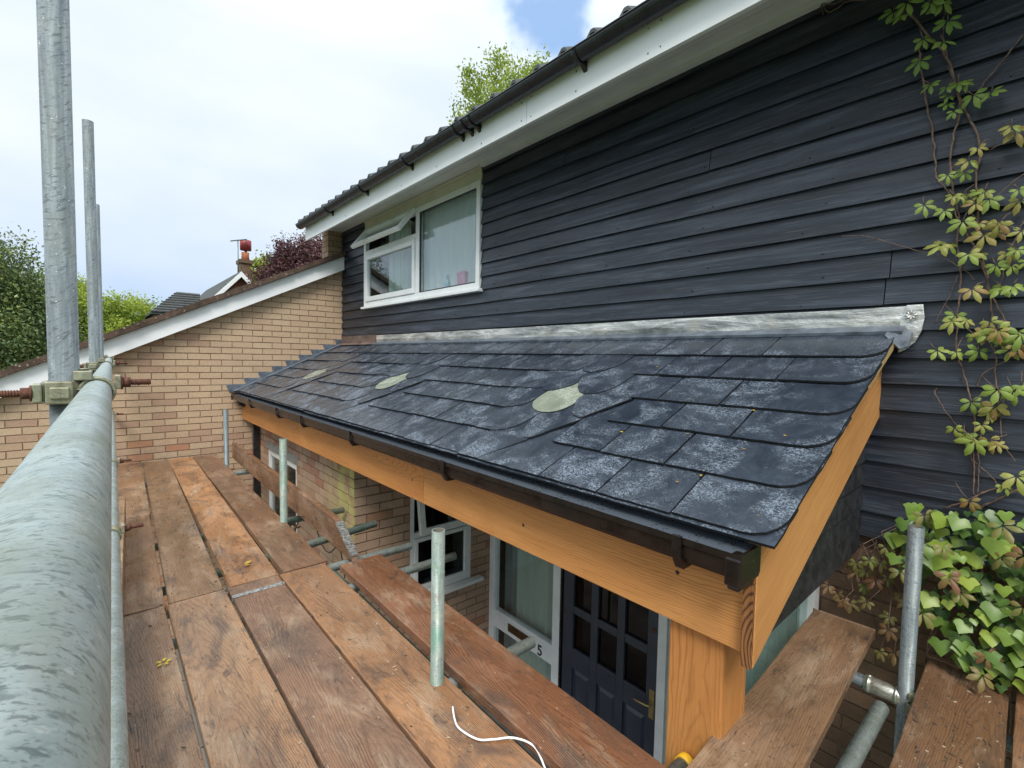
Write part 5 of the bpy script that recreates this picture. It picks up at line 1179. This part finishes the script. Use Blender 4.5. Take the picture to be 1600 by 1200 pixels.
low = thing('creeper_shoot', (2.5, 0.45, GZ), 'sparse bronze creeper shoots hanging by the brown brick below the black cheek', 'climbing plant')
mb = MB(); pet = MB()
for (y, z) in LOWLEAVES:
    for q in range(2):
        o = Vector((W - 0.06 - gv.uniform(0, 0.12), y + gv.uniform(-.04, .04), z + gv.uniform(-.05, .05)))
        palmate(mb, o, Vector((-1, gv.uniform(-0.8, 0.2), gv.uniform(0.2, 1.0))), Vector((0, gv.uniform(-.6, .6), -1)), gv.uniform(0.038, 0.055), gv.random(), gv)
        pet.tube([o, o + Vector((0.03, gv.uniform(-.05, .05), 0.05)), Vector((W - 0.02, y + gv.uniform(-.08, .08), z + 0.12))], 0.0018, 5)
mb.build('foliage', M['leaf_bronze'], low); pet.build('stem', M['stem'], low)
# fallen leaves and seeds
m = MB(); 
for q in range(5): t_ = q * 1.3; leaflet(m, Vector((0.165 + 0.006 * math.cos(t_), 2.19 + 0.008 * math.sin(t_), 0.004)), Vector((math.cos(t_), math.sin(t_), 0.5)), Vector((0, 0, 1)), 0.02, 0.014, 0.1 * q, 0.4)
tag(m.build('fallen_leaf', M['leaf_yellow']), 'crumpled yellow leaf on the left board of the near row', 'leaf')
m = MB(); leaflet(m, Vector((0.60, 2.95, 0.006)), Vector((1, 0.5, 0.1)), Vector((0, 0, 1)), 0.045, 0.03, 0.5); leaflet(m, Vector((0.615, 2.94, 0.006)), Vector((-0.3, -0.9, 0.2)), Vector((0, 0, 1)), 0.04, 0.03, 0.6)
tag(m.build('fallen_leaf', M['leaf_yellow']), 'olive shrivelled leaf near the end of the bright orange board', 'leaf')
for (Y, v) in ((0.745, 1.165), (0.80, 1.22), (0.585, 0.855), (0.69, 0.975), (0.52, 1.29), (0.925, 0.645), (1.02, 0.66), (0.915, 0.93), (0.76, 0.70), (1.40, 0.33), (1.2, 0.985), (1.1, 0.60), (2.6, 1.20)):
    m = MB(); o = rp(Y, v, 0.0165); d = Vector((gv.uniform(-1, 1), gv.uniform(-1, 1), 0)).normalized(); leaflet(m, o, d, Vector((-0.42, 0, 0.9)), gv.uniform(0.012, 0.022), 0.007, gv.random())
    tag(m.build('fallen_seed', M['leaf_yellow']), 'small tan seed husk lying on the porch slates', 'seed husk', 'seed husks on the slates')

mb = MB()
for k in range(420):
    x, y = gv.uniform(0.02, 0.96), gv.uniform(0.4, 6.3)
    if gv.random() < 0.3: x = gv.choice([0.21, 0.46, 0.708, 0.95]) + gv.uniform(-0.03, 0.03)
    d = Vector((gv.uniform(-1, 1), gv.uniform(-1, 1), 0)).normalized(); e_ = Vector((-d.y, d.x, 0)); a_, b_ = gv.uniform(0.002, 0.009), gv.uniform(0.001, 0.0035); o = Vector((x, y, 0.0005)); h = Vector((0, 0, gv.uniform(0.001, 0.0025)))
    q = [o + d * a_ + h, o + e_ * b_ + h, o - d * a_ + h * 0.6, o - e_ * b_ + h]; mb.prism(q, [p - h for p in q], gv.random())
for k in range(90):
    x, y = gv.uniform(1.3, 2.4), gv.uniform(0.04, 0.23); d = Vector((gv.uniform(-1, 1), gv.uniform(-1, 1), 0)).normalized(); e_ = Vector((-d.y, d.x, 0)); a_, b_ = gv.uniform(0.002, 0.012), gv.uniform(0.001, 0.005); o = Vector((x, y, 0.0205)); h = Vector((0, 0, 0.002))
    q = [o + d * a_ + h, o + e_ * b_ + h, o - d * a_ + h, o - e_ * b_ + h]; mb.prism(q, [p - h for p in q], gv.random())
ga = NT('grit'); gt_ = ga.n('ShaderNodeAttribute', attribute_name='tone').outputs['Fac']
tag(mb.build('grit', ga.done(ga.ramp(gt_, [(0.0, (0.03, 0.025, 0.02)), (0.5, (0.09, 0.07, 0.05)), (0.8, (0.32, 0.22, 0.13)), (1.0, (0.5, 0.42, 0.3))]), 0.9)), 'scattered grit, splinters and chips lying over the boards', 'grit', None, 'stuff')

# ------------------------------------------------------------------ beyond: trees and a house
def tree(name, label, base, crown_c, rad, mat, n_cl, n_lf, leaf, seed, trunk_r=0.18, shell=0.55, cl_r=0.28, group=None):
    t = thing(name, base, label, 'tree', group); g = np.random.default_rng(seed)
    m = MB(); b = Vector(base); c = Vector(crown_c)
    m.tube([b, b.lerp(c, 0.5) + Vector((0.1, 0.05, 0)), c], [trunk_r, trunk_r * 0.7, trunk_r * 0.25], 10)
    rr = random.Random(seed)
    for k in range(9):
        s = b.lerp(c, rr.uniform(0.5, 0.95)); d = Vector((rr.uniform(-1, 1) * rad[0], rr.uniform(-1, 1) * rad[1], rr.uniform(0, 0.8) * rad[2])) * 0.75
        m.tube([s, s + d * 0.5 + Vector((0, 0, 0.1)), s + d], [trunk_r * 0.3, trunk_r * 0.18, trunk_r * 0.06], 6)
    m.build('trunk', M['bark'], t)
    d = g.normal(size=(n_cl, 3)); d /= np.linalg.norm(d, axis=1)[:, None]; r = shell + (1 - shell) * g.random((n_cl, 1)) ** 0.5
    lump = 1 + 0.22 * np.sin(d[:, :1] * 5 + seed) * np.cos(d[:, 1:2] * 4 + d[:, 2:] * 6)
    cc = d * r * lump * np.array(rad) + np.array(crown_c)
    lc = np.repeat(cc, n_lf, 0) + g.normal(size=(n_cl * n_lf, 3)) * np.array(rad) * cl_r * 0.5
    N = len(lc); a = g.normal(size=(N, 3)); a /= np.linalg.norm(a, axis=1)[:, None]; bb = np.cross(a, g.normal(size=(N, 3))); bb /= np.linalg.norm(bb, axis=1)[:, None]
    s = leaf * (0.6 + 0.8 * g.random((N, 1)))
    V = np.stack([lc - a * s, lc + bb * s * 0.45, lc + a * s, lc - bb * s * 0.45], 1).reshape(-1, 3)
    me = bpy.data.meshes.new('crown'); me.vertices.add(4 * N); me.vertices.foreach_set('co', V.astype(np.float32).ravel())
    me.loops.add(4 * N); me.loops.foreach_set('vertex_index', np.arange(4 * N, dtype=np.int32)); me.polygons.add(N); me.polygons.foreach_set('loop_start', np.arange(0, 4 * N, 4, dtype=np.int32))
    try: me.polygons.foreach_set('loop_total', np.full(N, 4, dtype=np.int32))
    except Exception: pass
    me.update(calc_edges=True)
    tn = np.clip(np.repeat(g.random(n_cl), n_lf) * 0.7 + 0.3 * g.random(N), 0, 1); at = me.attributes.new('tone', 'FLOAT', 'FACE'); at.data.foreach_set('value', tn.astype(np.float32))
    me.materials.append(mat); o = bpy.data.objects.new('crown', me); COL.objects.link(o); o.parent = t; o.matrix_parent_inverse = PM[t.name].inverted()
    return t
tree('conifer_tree', 'dark green bushy tree at the left edge behind the tallest pole', (-1.9, 14, GZ), (-1.75, 14, 0.9), (1.35, 1.6, 2.2), M['leaf_dark'], 900, 170, 0.032, 3, cl_r=0.2)
tree('birch_tree', 'wispy grey-green tree top at the extreme left edge', (-3.2, 17, GZ), (-2.55, 17, 3.5), (0.75, 0.9, 1.5), leafmat('birch_leaf', [(0, (0.14, 0.19, 0.12)), (1, (0.26, 0.32, 0.22))]), 130, 40, 0.05, 4)
tree('broadleaf_tree', 'rounded lime green tree between the poles and the mossy roof', (1.1, 30, GZ), (1.15, 30, 1.75), (1.75, 2.2, 2.0), M['leaf_lime'], 420, 90, 0.065, 5, cl_r=0.2)
tree('broadleaf_tree', 'yellowish green tree showing between the tallest and the middle pole', (-1.3, 30, GZ), (-1.0, 30, 2.0), (1.5, 2.2, 2.35), M['leaf_lime'], 420, 90, 0.065, 6, cl_r=0.2)
tree('copper_beech', 'purple copper beech below the end of the white fascia', (7.4, 22, GZ), (7.35, 22, 4.15), (2.1, 2.0, 1.95), M['leaf_purple'], 560, 90, 0.065, 7, cl_r=0.2)
tree('broadleaf_tree', 'bright green tree beside the far chimney, left of the purple tree', (6.0, 26, GZ), (6.45, 26, 4.5), (0.75, 1.0, 1.25), M['leaf_lime'], 200, 50, 0.09, 8)
tree('broadleaf_tree', 'loose yellow-green treetop rising above the black gutter', (10.0, 12.6, GZ), (10.9, 12.75, 8.9), (1.7, 2.1, 2.55), M['leaf_lime'], 360, 70, 0.06, 9, shell=0.3, cl_r=0.15)
fh = thing('distant_house', (5.0, 28, GZ), 'far house with white gable trim, grey tiles and a brick chimney', 'house')
mb = MB()
gb_ = [(3.55, GZ), (6.6, GZ), (6.6, 3.2), (5.06, 4.85), (3.55, 3.2)]
bricks(mb, (0, 25, 0), (1, 0, 0), (0, -1, 0), [gb_], lambda u, z, t, g: t, 31); mb.prism([(x, 25.01, z) for x, z in gb_], [(x, 34, z) for x, z in gb_], 0.5, 1); mb.box(1.9, 3.6, 25.6, 34, GZ, 3.0, 0.5, 1)
mb.build('wall', [M['brick_red'], M['mortar_dark']], fh)
mb = MB(); e = Vector((5.06, 0, 5.0))
for sx, xl, zl in ((-1, 3.3, 3.03), (1, 6.85, 3.03)):
    q = [(xl, zl), (5.06, 5.0), (5.06, 4.9), (xl, zl - 0.1)]; mb.prism([(x, 24.75, z) for x, z in q], [(x, 34, z) for x, z in q])
q0 = [(1.75, 25.3, 2.92), (3.5, 25.3, 2.92), (3.9, 28, 4.12), (2.95, 28, 4.12)]; mb.prism([Vector(p) for p in q0], [Vector(p) - Vector((0, 0, 0.1)) for p in q0])
q1 = [(1.75, 25.3, 2.92), (2.95, 28, 4.12), (2.95, 31, 4.12), (1.75, 33, 2.92)]; mb.prism([Vector(p) for p in q1][::-1], [Vector(p) - Vector((0, 0, 0.1)) for p in q1][::-1])
for k in range(9):
    t_ = k / 9.0; mb.box(1.75 + 1.2 * t_, 3.5 + 0.4 * t_, 25.3 + 2.7 * t_ - 0.05, 25.3 + 2.7 * t_ + 0.25, 2.92 + 1.2 * t_ + 0.0, 2.92 + 1.2 * t_ + 0.045)
rf = mb.build('roof', M['tile_grey'], fh)
mb = MB()
for xl in (3.28, 6.87):
    q = [(xl, 2.98), (5.06, 4.97), (5.06, 4.72), (xl, 2.73)]; mb.prism([(x, 24.70, z) for x, z in q], [(x, 24.745, z) for x, z in q])
mb.build('gable_trim', M['white_paint'], fh)
mb = MB(); bricks(mb, (0, 25.8, 0), (1, 0, 0), (0, -1, 0), [[(5.25, 3.8), (5.78, 3.8), (5.78, 5.55), (5.25, 5.55)]], None, 33); mb.box(5.25, 5.78, 25.81, 26.5, 3.8, 5.55, 0.5, 1); mb.box(5.2, 5.83, 25.74, 26.55, 5.55, 5.72, 0.3, 0)
ch = mb.build('chimney', [M['brick_brown'], M['mortar_dark']], rf)
mb = MB(); mb.tube([(5.52, 26.1, 5.7), (5.52, 26.1, 5.95), (5.52, 26.1, 6.1)], [0.19, 0.16, 0.17], 14); mb.build('chimney_pot', plain('terracotta', (0.48, 0.16, 0.07), 0.8), fh)
mb = MB(); mb.tube([(5.54, 26.1, 6.1), (5.54, 26.1, 6.2), (5.54, 26.1, 6.22), (5.54, 26.1, 6.68), (5.54, 26.1, 6.7)], [0.06, 0.06, 0.25, 0.25, 0.2], 16); mb.build('cowl', plain('red_cowl', (0.28, 0.03, 0.035), 0.45), fh)
mb = MB(); mb.tube([(5.15, 25.8, 4.7), (5.15, 25.8, 6.62)], 0.022, 6); mb.tube([(4.85, 25.8, 6.5), (5.48, 25.7, 6.66)], 0.028, 6)
for k in range(9): t_ = k / 8.0; p = Vector((4.85, 25.8, 6.5)).lerp(Vector((5.48, 25.7, 6.66)), t_); mb.tube([p + Vector((0, -0.15, 0)), p + Vector((0, 0.15, 0))], 0.012, 5)
mb.tube([(5.48, 25.7, 6.66), (5.45, 25.7, 6.45)], 0.02, 5); mb.build('aerial', M['tube'], fh)
